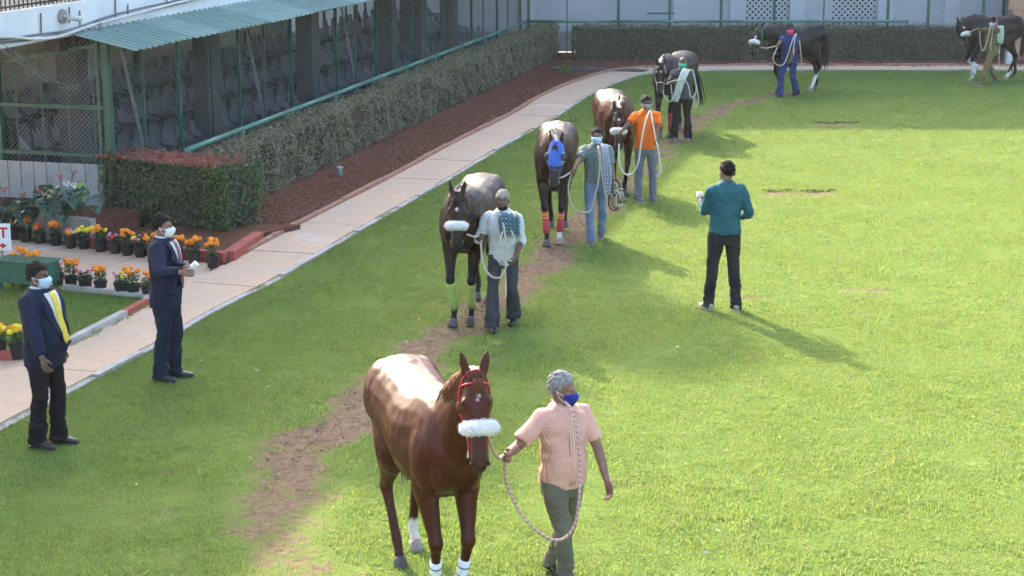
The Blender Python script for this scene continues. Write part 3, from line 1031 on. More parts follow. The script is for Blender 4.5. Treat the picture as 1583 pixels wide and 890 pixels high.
cable('thin black wire hanging in a loop below the balcony edge', [S(.15, .18, 2.88), S(-.05, .1, 2.6), S(-.35, .05, 2.28), S(-.8, .02, 2.12), S(-1.4, .05, 2.22), S(-2.0, .12, 2.55), S(-2.5, .2, 2.85)], .008, M['cable_g'])
cable('lower thin wire hanging in a wider loop below the balcony edge', [S(.22, .18, 2.9), S(.0, .08, 2.5), S(-.4, .0, 2.2), S(-.9, -.02, 2.08), S(-1.5, .0, 2.18), S(-2.1, .1, 2.5), S(-2.6, .2, 2.8)], .006, M['cable_g'])
cam_r = tag(empty('security_camera', S(-.75, .28, 3.06)), 'small white bullet camera mounted on the balcony edge', 'camera')
cl = lambda da, b, z: S(-.75 + da, b, z) - cam_r.location
MB().cyl(cl(0, .275, 3.06), cl(0, .235, 3.06), .10, n=16).build('mount_plate', M['concrete'], cam_r, smooth=False)
MB().cyl(cl(0, .235, 3.06), cl(.06, .13, 3.05), .018, n=8).build('arm', M['white_paint'], cam_r)
MB().cyl(cl(-.06, .12, 3.06), cl(.2, .08, 3.01), .042, n=12).build('housing', M['cable_w'], cam_r, smooth=False)
MB().cyl(cl(.2, .08, 3.01), cl(.205, .079, 3.009), .032, n=12).build('lens', M['seat_leg'], cam_r)

# corrugated green awning, sheet by sheet
aw = tag(empty('awning', S(0, -.2, 2.7)), 'green corrugated metal awning under the white balcony edge', 'awning')
def awl(a, b, z): return S(a, b, z) - aw.location
a, k = -.55, 0
while a < 24:
    w_, mb = 1.0, MB()
    vs, prof = [], []
    for j in range(5):
        o = j * .2
        prof += [(o, 0), (o + .12, 0), (o + .14, .026), (o + .18, .026)]
    prof.append((1.0, 0))
    for th in (0, -.006):
        for b, z in ((-.74 + .02 * math.sin(k * 2.1), 2.585 + .006 * math.sin(k)), (.27, 2.80)):
            vs += [awl(a + p * .996, b, z + q + th) for p, q in prof]
    n = len(prof)
    fs = [(i, i + 1, n + i + 1, n + i) for i in range(n - 1)] + [(2 * n + i + 1, 2 * n + i, 3 * n + i, 3 * n + i + 1) for i in range(n - 1)] + [(i + 1, i, 2 * n + i, 2 * n + i + 1) for i in range(n - 1)]
    mb.add(vs, fs).build('roof_sheet', M['awning2'] if k in (2, 5, 6, 9, 13) else M['awning'], aw)
    a += 1.0; k += 1
for a in (.1, 4.9, 9.7, 14.5, 19.3):
    MB().bar(awl(a, .26, 2.77), awl(a, -.66, 2.572), .04).build('bracket', M['white_paint'], aw)
MB().bar(awl(-.5, -.5, 2.602), awl(24, -.5, 2.602), .04).build('purlin', M['green_paint'], aw)

# ---- stadium seats, three rows
M['seat_lit_face'] = pm('pale_lit_seat_face', (.30, .31, .33), (.22, .23, .25), 6, .5)  # pale grey stands for light on the inner faces of the seat backs
def seat_proto():
    root = empty('stadium_seat')
    m = MB()
    # local: x along row, y into the stand, z up
    prof = [(-.20, .40), (-.05, .385), (.12, .39), (.20, .44), (.235, .55), (.26, .70), (.265, .80)]
    for th in (0, .018):
        for y, z in prof:
            w = .205 if z < .6 else .205 - .06 * (z - .6) / .2
            m.v += [(-w, y, z - th + .02 * (abs(y) < .1)), (-w * .5, y + .02, z - th - .012), (w * .5, y + .02, z - th - .012), (w, y, z - th + .02 * (abs(y) < .1))]
    n = len(prof)
    F = []
    for i in range(n - 1):
        for j in range(3):
            F.append((i * 4 + j, i * 4 + j + 1, i * 4 + j + 5, i * 4 + j + 4))
            o = n * 4
            F.append((o + i * 4 + j + 1, o + i * 4 + j, o + i * 4 + j + 4, o + i * 4 + j + 5))
    m.f = F; m.m = [0] * len(F)
    m.build('shell', M['seat'], root, smooth=True)
    for s in (-1, 1):
        P = spline([(s * .17, -.2, .40), (s * .19, -.24, .25), (s * .19, -.16, .02), (s * .19, .14, .02), (s * .19, .2, .25), (s * .17, .1, .39)], 3)
        MB().tube([Vector(p) for p in P], [.013] * len(P), 5).build('leg', M['seat_leg'], root, smooth=True)
        MB().add([(s * .214, -.02, .40), (s * .214, .20, .42), (s * .214, .235, .68), (s * .222, -.02, .40), (s * .222, .20, .42), (s * .222, .235, .68)], [(0, 1, 2), (5, 4, 3), (0, 3, 4, 1), (1, 4, 5, 2), (2, 5, 3, 0)]).build('lit_face_panel', M['seat_lit_face'], root)  # added triangle, its pale colour imitates the partly lit seat back
    return root
proto = None
words = ('front', 'middle', 'top')
for k in range(3):
    a, j = .75, 0
    while a < 23.5:
        p = S(a, .45 + .8 * k + .34, .15 + .35 * k)
        if proto is None:
            proto = seat_proto(); o = proto
        else:
            o = copy_tree(proto)
        o.location = p
        o.rotation_euler = (0, 0, SA)
        tag(o, 'black plastic seat in the %s row of the stand behind the fence' % words[k], 'seat', 'black seats of the %s row' % words[k])
        a += .56; j += 1

# ------------------------------------------------------------------ back building, fence, tan wall
WY = 51.6
bb = tag(empty('back_building', (6, WY, 0)), 'pale blue-grey building with lattice windows behind the back hedge', 'building')
def bl(x, y, z): return Vector((x - 6, y - WY, z))
wins = ((6.62, 7.82), (9.06, 10.3))
xs_ = [-14.0, 6.62, 7.82, 9.06, 10.3, 30.0]
for i in range(5):
    x0, x1 = xs_[i], xs_[i + 1]
    if (x0, x1) in wins:
        MB().box(bl((x0 + x1) / 2, WY + .15, .35), (x1 - x0, .3, .7)).build('wall', M['blue_wall'], bb)
        MB().box(bl((x0 + x1) / 2, WY + .15, 6.4), (x1 - x0, .3, 8.2)).build('wall', M['blue_wall'], bb)
    else:
        MB().box(bl((x0 + x1) / 2, WY + .15, 5.25), (x1 - x0, .3, 10.5)).build('wall', M['blue_wall'], bb)
for x0, x1 in wins:
    w = MB()
    H = 1.6
    W_ = x1 - x0
    k = -H
    for sg in (1, -1):
        k = -H if sg > 0 else 0
        while k < (W_ if sg > 0 else W_ + H):
            lo, hi = (max(0, -k), min(H, W_ - k)) if sg > 0 else (max(0, k - W_), min(H, k))
            if hi - lo > .02:
                w.bar(bl(x0 + k + sg * lo, WY + .06 + .012 * sg, .7 + lo), bl(x0 + k + sg * hi, WY + .06 + .012 * sg, .7 + hi), .05, .05)
            k += .165
    win = MB().box(bl((x0 + x1) / 2, WY + .27, 1.5), (W_ - .01, .04, 1.6)).build('window', M['dark_void'], bb)
    tag(w.build('lattice', M['blue_wall2'], win), kind='stuff')
    for zz in (.67, 2.33):
        MB().box(bl((x0 + x1) / 2, WY + .02, zz), (W_ + .2, .2, .06)).build('sill', M['blue_wall2'], win)
for x0, x1 in ((.2, .65), (4.55, 4.95), (6.15, 6.6), (7.84, 8.25), (10.32, 10.75), (12.2, 12.6)):
    MB().box(bl((x0 + x1) / 2, WY - .05, 5.2), (x1 - x0, .1, 10.4)).build('pilaster', M['blue_wall2'], bb)
MB().box(bl(8, WY - .06, .28), (44, .11, .56)).build('plinth', M['concrete'], bb)
MB().box(bl(8, WY - .1, 10.55), (44, .5, .3)).build('parapet', M['white_paint'], bb)
MB().box(bl(8, WY + 5, 10.45), (44, 9.4, .2)).build('roof', M['concrete'], bb)
for i in range(8):
    x = -8 + i * 4.2
    ww = MB().box(bl(x, WY - .01, 6.2), (1.5, .06, 1.6)).build('window', M['dark_void'], bb)
    for dx in (-.4, 0, .4):
        MB().box(bl(x + dx, WY - .05, 6.2), (.04, .05, 1.6)).build('window_bar', M['white_paint'], ww)

bf = tag(empty('back_fence', (.42, 49.8, 0)), 'green chain-link fence with rail along the pale back building', 'fence')
def fl(x, z, dy=0.0): return Vector((x - .42, dy, z))
for k, x in enumerate((.45, 1.5, 2.9, 4.3, 5.7, 7.15, 8.5, 10.25, 11.35, 12.85, 13.4)):
    thin = k in (1, 6)
    MB().box(fl(x, 1.75), (.03 if thin else .075, .05, 3.5)).build('post', M['green_paint'], bf)
for k, (x0, x1) in enumerate(((.45, 2.7), (2.7, 5.4), (5.4, 8.1), (8.1, 10.8))):
    MB().cyl(fl(x0 + .004, .99, -.09), fl(x1 - .004, .99, -.09), .04, n=8).build('rail', M['rail_paint'], bf, smooth=True)
    MB().cyl(fl(x1 - .03, 0, -.09), fl(x1 - .03, .96, -.09), .03, n=8).build('rail_post', M['rail_paint'], bf, smooth=True)
for x0, x1 in ((.45, 4.3), (4.3, 8.5), (8.5, 13.4)):
    chain_link('wire_mesh', fl(x0, 0, .03), fl(x1, 0, .03), .1, 3.3, .075, .0028, bf, M['wire'])
MB().box(fl(4.05, 1.2, .0), (.75, .04, .05)).build('frame_rail', M['green_paint'], bf)

tw = tag(empty('tan_wall', (15, 49.3, 0)), 'tan stone-tiled wall at the right end behind the last horse', 'wall')
MB().box((0, .2, 2.0), (3.2, .3, 4.0)).build('backing', M['tan_grout'], tw)
for i in range(8):
    for j in range(9):
        x = -1.6 + .46 * i + (.0 if j % 2 else .12)
        x0, x1 = max(-1.6, x), min(1.6, x + .448)
        if x1 - x0 > .05:
            MB().box(((x0 + x1) / 2, .04, .23 + .44 * j), (x1 - x0, .03, .428)).build('tile', M['tan_tile'], tw)
bkt = tag(empty('white_bucket', (13.15, 47.9, 0.02)), 'small white plastic box standing by the bed under the tan wall', 'box')
MB().box((0, 0, .17), (.26, .22, .34), taper=.94).build('body', M['cable_w'], bkt, bevel=.02)
MB().box((0, 0, .36), (.27, .23, .035)).build('lid', M['cable_w'], bkt, bevel=.01)

# ------------------------------------------------------------------ tall trees behind the stand (their shade lies on the lawn)
def tree(label, base, h, cr, n, seed):
    r = np.random.default_rng(seed)
    root = tag(empty('tree', base), label, 'tree', 'tall trees behind the stand')
    tr = MB()
    P = spline([(0, 0, 0), (.1, .1, h * .3), (-.1, .15, h * .55), (.1, 0, h * .8)], 5)
    tr.tube([Vector(p) for p in P], list(np.linspace(.32, .08, len(P))), 9)
    cl_ = []
    for i in range(16):
        th = r.uniform(0, 6.28); z = h * r.uniform(.6, 1.0); d = cr * r.uniform(.25, .85) * (1.15 - .6 * (z / h - .6) / .4)
        c = Vector((d * math.cos(th), d * math.sin(th), z))
        cl_.append((c, cr * r.uniform(.28, .46)))
        s_ = Vector((0, 0, h * r.uniform(.4, .7)))
        tr.tube([s_, s_.lerp(c, .5) + Vector((0, 0, .3)), c], [.1, .06, .03], 6)
    tr.build('trunk', M['bark'], root, smooth=True)
    PT, NN = [], []
    for c, q in cl_:
        v = r.normal(0, 1, (n // 16, 3)); v /= np.linalg.norm(v, axis=1)[:, None]
        rad = q * r.uniform(.35, 1.0, len(v)) ** .6
        PT.append(np.array(c) + v * rad[:, None] * np.array((1, 1, .8))); NN.append(v)
    tag(link('crown', leaves_mesh('crown', np.concatenate(PT), np.concatenate(NN), .40, .9), root, M['tree']), kind='stuff')
    return root

tree('tall leafy tree behind the far part of the stand', (-12.0, 46.3, -.05), 18, 3.2, 16000, 5)
tree('tall leafy tree behind the middle of the stand', (-12.3, 40.0, -.05), 17, 3.0, 14000, 8)
# ------------------------------------------------------------------ horses
def coat_mat(name, rough=.30, spec=.2):
    t = NT(name)
    at = t.n('ShaderNodeVertexColor'); at.layer_name = 'Col'
    co = t.coord('Object')
    nz = t.noise(co, 3.5, 5, .6)
    fine = t.noise(t.coord('Object', (30, 90, 30)), 3, 3)
    c = t.mix(t.math('MULTIPLY', t.ramp(nz, [(.35, (0, 0, 0)), (.75, (1, 1, 1))]), .45), at.outputs[0], (.0, .0, .0), 'MULTIPLY')
    c = t.mix(.35, at.outputs[0], c)
    t.base(c)
    t.l(t.math('ADD', t.math('MULTIPLY', nz, .32), rough - .13), t.b.inputs['Roughness'])
    t.b.inputs['Specular IOR Level'].default_value = spec
    t.b.inputs['Coat Weight'].default_value = .05
    t.b.inputs['Coat Roughness'].default_value = .3
    streak = t.noise(t.coord('Object', (14, 60, 22), (0, .5, .3)), 4, 5, .7)
    t.bump(t.math('ADD', t.math('MULTIPLY', streak, .55), t.math('ADD', t.math('MULTIPLY', fine, .2), t.noise(co, 9, 4))), .42, .016)
    return t.m
M['coat'] = coat_mat('horse_coat')
M['hoof'] = pm('hoof_horn', (.10, .095, .09), (.055, .05, .048), 12, .6, .2, 60, .4)
M['hoof_light'] = pm('pale_hoof_horn', (.34, .30, .25), (.24, .21, .17), 12, .6, .2, 60, .4)
def hair_mat(name, c, rough=.45):
    t = NT(name)
    co = t.coord('Object', (40, 40, 4))
    t.base(t.ramp(t.noise(co, 2, 4), [(.3, c), (.7, tuple(x * .45 for x in c))]))
    t.b.inputs['Roughness'].default_value = rough
    t.b.inputs['Specular IOR Level'].default_value = .2
    t.bump(t.noise(co, 3, 3), .6, .01)
    return t.m
M['hair_black'] = hair_mat('black_horse_hair', (.022, .019, .018))
M['hair_chestnut'] = hair_mat('chestnut_horse_hair', (.14, .05, .022))
M['hair_dark'] = hair_mat('dark_brown_horse_hair', (.045, .028, .02))
M['eye'] = pm('dark_eye', (.012, .008, .006), (.006, .005, .004), 5, .12, spec=.6)
M['nostril'] = pm('nostril_dark', (.02, .014, .012), (.012, .008, .007), 8, .8)
M['fleece'] = pm('white_fleece', (.84, .84, .83), (.72, .73, .74), 40, .95, 1., 90, .2, sheen=.4, bdist=.02)
M['strap_red'] = pm('red_strap', (.55, .035, .035), (.42, .025, .028), 20, .5)
M['strap_black'] = pm('black_leather_strap', (.018, .015, .013), (.012, .01, .009), 20, .45)
M['strap_white'] = pm('white_strap', (.74, .74, .72), (.62, .62, .6), 20, .5)
M['strap_green'] = pm('green_strap', (.03, .36, .10), (.02, .28, .07), 20, .5)
M['strap_blue'] = pm('blue_strap', (.05, .12, .50), (.04, .09, .40), 20, .5)
M['hood_blue'] = pm('blue_hood_cloth', (.055, .15, .56), (.035, .10, .43), 14, .75, .4, 120, .3, sheen=.2)
M['eye_mesh'] = pm('grey_mesh_cup', (.055, .055, .055), (.03, .03, .03), 40, .6, .6, 200, .4)
M['metal'] = pm('bit_metal', (.55, .55, .54), (.4, .4, .4), 20, .3, metal=.9)
def stripe_mat(name, cols, axis, scale, rough=.8, widths=None, bump=.3, c2=None):
    """bands along one object axis"""
    t = NT(name)
    co = t.coord('Object')
    sp = t.n('ShaderNodeSeparateXYZ'); t.l(co, sp.inputs[0])
    f = t.math('FRACT', t.math('MULTIPLY', sp.outputs['XYZ'.index(axis)], scale))
    r = t.n('ShaderNodeValToRGB'); r.color_ramp.interpolation = 'CONSTANT'
    e = r.color_ramp.elements
    while len(e) < len(cols): e.new(.5)
    for i, c in enumerate(cols):
        e[i].position = (widths[i] if widths else i / len(cols)); e[i].color = (*c, 1)
    t.l(f, r.inputs[0])
    base = r.outputs[0]
    base = t.mix(t.math('MULTIPLY', t.noise(co, 9, 4), .35), base, tuple(x * .55 for x in cols[0]))
    t.base(base)
    t.b.inputs['Roughness'].default_value = rough
    t.b.inputs['Sheen Weight'].default_value = .15
    t.bump(t.noise(co, 14, 5), bump, .02)
    return t.m
M['wrap_white'] = pm('white_wrap', (.80, .80, .79), (.68, .68, .68), 20, .8, .3, 70)
M['wrap_line'] = pm('dark_wrap_line', (.10, .10, .13), (.06, .06, .08), 20, .8)
M['wrap_purple'] = pm('purple_wrap', (.16, .05, .22), (.11, .03, .16), 20, .8)
M['wrap_lime'] = pm('lime_wrap', (.36, .46, .11), (.27, .36, .08), 16, .8, .4, 60)
M['wrap_red'] = pm('red_wrap', (.62, .075, .10), (.48, .05, .075), 16, .8, .4, 60)
M['wrap_yellow'] = pm('yellow_wrap', (.80, .50, .06), (.66, .40, .05), 16, .8)


def ik(a, b, l1, l2, pole):
    """middle joint of a two-bone chain from a to b, bent towards pole"""
    a, b, pole = Vector(a), Vector(b), Vector(pole)
    d = b - a
    L = min(d.length, (l1 + l2) * .9995)
    u = d.normalized()
    x = (l1 * l1 - l2 * l2 + L * L) / (2 * L)
    h = math.sqrt(max(0, l1 * l1 - x * x))
    p = pole - u * pole.dot(u)
    if p.length < 1e-6: p = Vector((0, 1, 0)) - u * u.y
    return a + u * x + p.normalized() * h, a + u * L


def head_frame(poll, hdir):
    h = Vector(hdir).normalized()
    f = Vector((h.x, h.y, 0)).normalized() if Vector((h.x, h.y, 0)).length > .05 else Vector((1, 0, 0))
    # face normal: perpendicular to h, pointing forward and up
    side = Vector((-f.y, f.x, 0))
    n = side.cross(h) * -1
    if n.dot(f) < 0: n = -n
    return Vector(poll), h, n.normalized(), side.normalized()

HEAD = [(-.055, .05, .055), (.0, .075, .09), (.07, .088, .118), (.16, .102, .140), (.25, .090, .132), (.34, .068, .100), (.43, .056, .078), (.51, .058, .070), (.575, .056, .062), (.61, .040, .044)]
def head_sec(t):
    T = [q[0] for q in HEAD]
    return float(np.interp(t, T, [q[1] for q in HEAD])), float(np.interp(t, T, [q[2] for q in HEAD]))
def head_front(t):
    return float(np.interp(t, [-.06, .1, .2, .45, .61], [.06, .098, .098, .075, .05]))
def head_pt(fr, t, ang, off=.0):
    """surface point of the head: ang 0 = face front, +90 = left side"""
    P, h, n, s = fr
    w, d = head_sec(t)
    c = P + h * t + n * (head_front(t) - d)
    return c + n * ((d + off) * math.cos(ang)) + s * ((w + off) * math.sin(ang))


def band(fr, pts, r, mat, name, parent, n=6, off=.006, flat=.5):
    """strap lying on the head: pts are (t, angle degrees)"""
    Q = spline([head_pt(fr, t, R_(a), off) for t, a in pts], 5)
    up = [(Vector(q) - (fr[0] + fr[1] * .2)).normalized() for q in Q]
    return MB().tube([Vector(q) for q in Q], [(r, r * flat)] * len(Q), n, up=up).build(name, mat, parent, smooth=True)


FL_, FR_, HL_, HR_ = 'FL', 'FR', 'HL', 'HR'
def horse(label, base, head, poll, hdir, legs, coat, points, hair, voxel=.016, socks=None, star=None, roll=False, bridle=None, wraps=None, hood=False, belly=1.0, tail_sway=0.0, name='horse', hairmane=None, blaze=0):
    hd = Vector((head[0], head[1], 0)).normalized()
    rz = math.atan2(hd.y, hd.x)
    root = tag(empty(name, (base[0], base[1], -.015), rz), label, 'horse', 'racehorses led round the parade ring')
    mb = MB()
    T = [(-.86, 1.27, .07, .06), (-.80, 1.26, .19, .165), (-.70, 1.265, .29, .245), (-.55, 1.27, .325, .288), (-.38, 1.25, .325, .285), (-.18, 1.215, .335, .275), (.02, 1.18, .36 * belly, .298), (.22, 1.18, .38 * belly, .29), (.38, 1.205, .395, .255), (.52, 1.205, .37, .23), (.64, 1.18, .29, .205), (.74, 1.16, .18, .15), (.79, 1.15, .08, .08)]
    TS = spline(T, 3)
    mb.tube([(q[0], 0, q[1]) for q in TS], [(q[3], q[2]) for q in TS], 20, up=(0, 0, 1), sup=2.25)
    # withers and croup ridge
    mb.ell((.36, 0, 1.50), (.22, .07, .12))
    mb.ell((-.50, 0, 1.47), (.26, .15, .13))
    for s in (-1, 1):
        mb.ell((-.58, s * .135, 1.30), (.24, .165, .27), 14, 10)
        mb.ell((.47, s * .13, 1.15), (.20, .135, .30), 14, 10)
        mb.ell((.64, s * .085, 1.10), (.13, .105, .17), 12, 8)
    P = Vector(poll)
    fr = head_frame(poll, hdir)
    _, h, n, sd = fr
    # neck
    b0, b1 = Vector((.34, 0, 1.27)), Vector((.56, 0, 1.33))
    e0 = P + h * .05 - n * .055
    mid = b1.lerp(e0, .5) + Vector((0, 0, .035))
    NS = spline([tuple(b0) + (.185, .34), tuple(b1) + (.165, .30), tuple(b1.lerp(mid, .55)) + (.128, .235), tuple(mid) + (.105, .19), tuple(mid.lerp(e0, .55)) + (.088, .15), tuple(e0) + (.078, .118)], 4)
    mb.tube([Vector(q[:3]) for q in NS], [(q[3], q[4]) for q in NS], 16, up=(.25, 0, 1))
    # head
    HS = spline(HEAD, 3)
    hs_pts = [P + h * q[0] + n * (head_front(q[0]) - q[2]) for q in HS]
    mb.tube(hs_pts, [(q[1], q[2]) for q in HS], 16, up=n, sup=2.3)
    for s in (-1, 1):
        mb.ell(P + h * .185 - n * .075 + sd * s * .052, (.075, .075, .085), 12, 8)     # jaw
        mb.ell(P + h * .165 + n * .045 + sd * s * .072, (.036, .036, .036), 10, 6)    # brow
        mb.ell(P + h * .545 + n * .005 + sd * s * .040, (.030, .030, .034), 10, 6)    # nostril wing
    mb.ell(P + h * .60 - n * .045, (.036, .036, .03), 10, 6)                          # lower lip
    mb.ell(P + n * .04 - h * .005, (.06, .06, .05), 10, 6)
    # ears
    ear_dir = (-h * .82 + n * .32 + Vector((0, 0, .25))).normalized()
    for s in (-1, 1):
        a = P + sd * s * .052 + n * .01 - h * .01
        d = (ear_dir + sd * s * .22).normalized()
        mb.tube([a - d * .03, a + d * .04, a + d * .09, a + d * .14, a + d * .185], [(.026, .024), (.034, .026), (.034, .021), (.024, .015), (.005, .005)], 10, up=n)
    # legs
    hooves, info = {}, {}
    for k in (FL_, FR_, HL_, HR_):
        s = 1 if k[1] == 'L' else -1
        sw, lift = legs.get(k, (0, 0))[:2]
        front = k[0] == 'F'
        if front:
            H = Vector((.50 + sw * .34, s * .085, .075 + lift))
            S0, E = Vector((.44, s * .135, 1.22)), Vector((.42 + sw * .05, s * .150, .96))
            back = -.05 - (.05 if lift > .03 else 0)
            F = H + Vector((back - max(0, -sw) * .03, 0, .105 + (.03 if lift > .03 else 0)))
            K, F = ik(E, F, .455, .365, (1, 0, 0))
            path = [S0, E, E.lerp(K, .4), E.lerp(K, .82), K, K.lerp(F, .18), K.lerp(F, .6), F, F.lerp(H, .5), H]
            rad = [(.095, .16), (.100, .128), (.078, .094), (.052, .057), (.055, .058), (.040, .044), (.034, .040), (.041, .046), (.034, .036), (.044, .046)]
        else:
            H = Vector((-.60 + sw * .36, s * .105, .075 + lift))
            S0, E = Vector((-.52, s * .135, 1.25)), Vector((-.40 + sw * .09, s * .165, .96))
            F = H + Vector((-.055 - (.05 if lift > .03 else 0), 0, .105 + (.03 if lift > .03 else 0)))
            K, F = ik(E, F, .47, .435, (-1, 0, 0))
            path = [S0, E, E.lerp(K, .35), E.lerp(K, .82), K, K.lerp(F, .18), K.lerp(F, .6), F, F.lerp(H, .5), H]
            rad = [(.13, .23), (.125, .175), (.094, .128), (.052, .072), (.053, .069), (.041, .053), (.036, .044), (.042, .048), (.035, .038), (.045, .048)]
        PS = spline([tuple(p) + r for p, r in zip(path, rad)], 4)
        mb.tube([Vector(q[:3]) for q in PS], [(q[3], q[4]) for q in PS], 12, up=(1, 0, 0))
        hooves[k] = H; info[k] = (K, F, H)
    me = remesh(mb, voxel, 5, .5)
    co = get_co(me)
    nr = np.empty(len(co) * 3, np.float32); me.vertices.foreach_get('normal', nr); nr = nr.reshape(-1, 3)
    musc = np.array([noise.noise((c[0] * 6 + base[0], c[1] * 6, c[2] * 4.5)) * .008 + noise.noise((c[0] * 15, c[1] * 15 + base[0], c[2] * 11)) * .0035 for c in co])
    musc *= np.clip((co[:, 2] - .25) / .5, .25, 1)
    co = co + nr * musc[:, None]
    set_co(me, co)
    # colour of the coat
    base_c = np.array(coat); pt = np.array(points)
    col = np.tile(base_c, (len(co), 1))
    wleg = np.clip((.92 - co[:, 2]) / .35, 0, 1)[:, None]
    col = col * (1 - wleg) + pt * wleg
    lo = np.clip((1.0 - co[:, 2]) / .3, 0, 1)[:, None] * .0
    mz = np.array(P + h * .58)
    wm = np.clip(1 - (np.linalg.norm(co - mz, axis=1) - .06) / .12, 0, 1)[:, None] * .75
    col = col * (1 - wm) + (pt * .5 + .01) * wm
    for s in (-1, 1):                                    # ear rims
        ec = np.array(P + sd * s * .052 - h * .16)
        we = np.clip(1 - np.linalg.norm(co - ec, axis=1) / .09, 0, 1)[:, None] * .4
        col = col * (1 - we) + pt * .6 * we
    white = np.array((.74, .71, .66))
    for k, zt in (socks or {}).items():
        H = hooves[k]; K, F, _ = info[k]
        d = np.hypot(co[:, 0] - np.interp(co[:, 2], [H.z, F.z, K.z], [H.x, F.x, K.x]), co[:, 1] - H.y)
        wv = np.clip((zt + H.z - .07 + .03 * np.sin(co[:, 0] * 60) - co[:, 2]) / .03, 0, 1) * (d < .13)
        col = col * (1 - wv[:, None]) + white * wv[:, None]
    for t_, a_, rr in (star or []):
        c_ = np.array(head_pt(fr, t_, R_(a_)))
        wv = (np.clip((rr - np.linalg.norm(co - c_, axis=1)) / (rr * .35), 0, 1))[:, None]
        col = col * (1 - wv) + white * wv
    set_col(me, col)
    body = link('body', me, root, M['coat'])
    for k, H in hooves.items():
        lt = socks and k in socks
        MB().tube([H + Vector((.0, 0, .012)), H + Vector((.012, 0, -.02)), H + Vector((.03, 0, -.062)), H + Vector((.032, 0, -.074))], [(.047, .048), (.051, .054), (.060, .068), (.059, .067)], 14, up=(1, 0, 0)).build('hoof', M['hoof_light' if lt else 'hoof'], root, smooth=True)
    # eyes, nostrils
    for s in (-1, 1):
        c = head_pt(fr, .165, R_(s * 62), -.004)
        MB().ell(c, (.021, .021, .021), 10, 8).build('eye', M['eye'], root, smooth=True)
        c = P + h * .565 + n * .018 + sd * s * .058
        MB().ell(c, (.013, .013, .016), 8, 6).build('nostril', M['nostril'], root, smooth=True)
    # mane and forelock: strands
    r = np.random.default_rng(int(abs(base[0] * 100)) + 3)
    mane = MB()
    crest = [Vector(q[:3]) + Vector((-.25, 0, .95)).normalized() * (q[4] * .97) for q in NS[4:]]
    for i in range(70):
        u = r.uniform(0, len(crest) - 1.01); j = int(u)
        a = crest[j].lerp(crest[j + 1], u - j)
        sgn = -1 if hairmane is None else hairmane
        ln = r.uniform(.10, .19)
        b = a + Vector((r.normal(0, .02), sgn * .055, -.01)); c = a + Vector((r.normal(0, .03) - .01, sgn * .10, -ln))
        mane.tube([a - Vector((0, 0, .015)), a.lerp(b, .5) + Vector((0, 0, .012)), b, c], [(.016, .008), (.018, .010), (.015, .007), (.003, .002)], 5)
    for i in range(16):
        a = P - h * .02 + n * .05 + sd * r.normal(0, .02)
        c = P + h * r.uniform(.06, .15) + n * .112 + sd * r.normal(0, .03)
        mane.tube([a, a.lerp(c, .5) + n * .022, c], [(.012, .007), (.011, .006), (.002, .002)], 5)
    mane.build('mane', hair, root, smooth=True)
    tail = MB()
    for i in range(46):
        y = r.normal(0, .032); dx = r.normal(0, .022)
        a = Vector((-.80, y * .3, 1.43))
        L = r.uniform(.72, .98)
        pts = [a, Vector((-.875 + dx * .3, y * .6 + tail_sway * .1, 1.38)), Vector((-.925 + dx, y + tail_sway * .3, 1.15)), Vector((-.92 + dx * 1.5, y * 1.4 + tail_sway * .65, .9)), Vector((-.91 + dx * 2, y * 1.3 + tail_sway, 1.42 - L))]
        PS = spline([tuple(p) for p in pts], 3)
        m_ = len(PS)
        tail.tube([Vector(p) for p in PS], [(.020 * (1 - (q / (m_ - 1)) ** 3) + .002) for q in range(m_)], 5)
    tail.build('tail', hair, root, smooth=True)
    # bridle
    if bridle:
        m = M[bridle]
        br = empty('bridle'); br.parent = root
        rr = .011
        band(fr, [(.055, -95), (.045, -50), (.04, 0), (.045, 50), (.055, 95)], rr, m, 'browband', br)
        band(fr, [(.39, -180), (.37, -130), (.35, -80), (.345, -30), (.345, 30), (.35, 80), (.37, 130), (.39, 180)], rr, m, 'noseband', br)
        for s in (-1, 1):
            band(fr, [(-.03, s * 45), (.03, s * 85), (.14, s * 92), (.28, s * 95), (.40, s * 100), (.50, s * 105)], rr, m, 'cheek_strap', br)
            q = head_pt(fr, .50, R_(s * 105), .012)
            MB().tube([q + n * .02 * math.cos(a) + h * .02 * math.sin(a) for a in np.linspace(0, 6.28, 9)], [.004] * 9, 5).build('bit_ring', M['metal'], br)
        band(fr, [(-.03, -45), (-.045, 0), (-.03, 45)], rr, m, 'headpiece', br)
        band(fr, [(.08, 95), (.20, 150), (.23, 180), (.20, -150), (.08, -95)], rr * .8, m, 'throat_lash', br)
    if roll:
        N_, nn = 26, 14
        vs, fs = [], []
        cpts = [(.335 + .0 * abs(a), a) for a in np.linspace(-66, 66, N_)]
        C = [head_pt(fr, t_, R_(a), .034) for t_, a in cpts]
        # the fleece sticks out to both sides
        for i, q in enumerate(C):
            s_ = (i / (N_ - 1) - .5) * 2
            C[i] = q + sd * s_ * .006 + n * .02 * (1 - s_ * s_)
        rl = MB()
        rad = []
        for i in range(N_):
            e = abs(i / (N_ - 1) - .5) * 2
            rad.append((.050 * (1 - .6 * max(0, e - .8) / .2), .045 * (1 - .55 * max(0, e - .8) / .2)))
        rl.tube(C, rad, 22, up=h)
        me = rl.mesh('noseband_fleece', True)
        bm = bmesh.new(); bm.from_mesh(me)
        bmesh.ops.subdivide_edges(bm, edges=bm.edges[:], cuts=1, use_grid_fill=True)
        bm.normal_update()
        for v in bm.verts:
            v.co += v.normal * (.006 * noise.noise(v.co * 45) + .004 * noise.noise(v.co * 110) + .003)
        bm.to_mesh(me); bm.free()
        me.polygons.foreach_set('use_smooth', [True] * len(me.polygons))
        fo = link('noseband_fleece', me, root, M['fleece'])
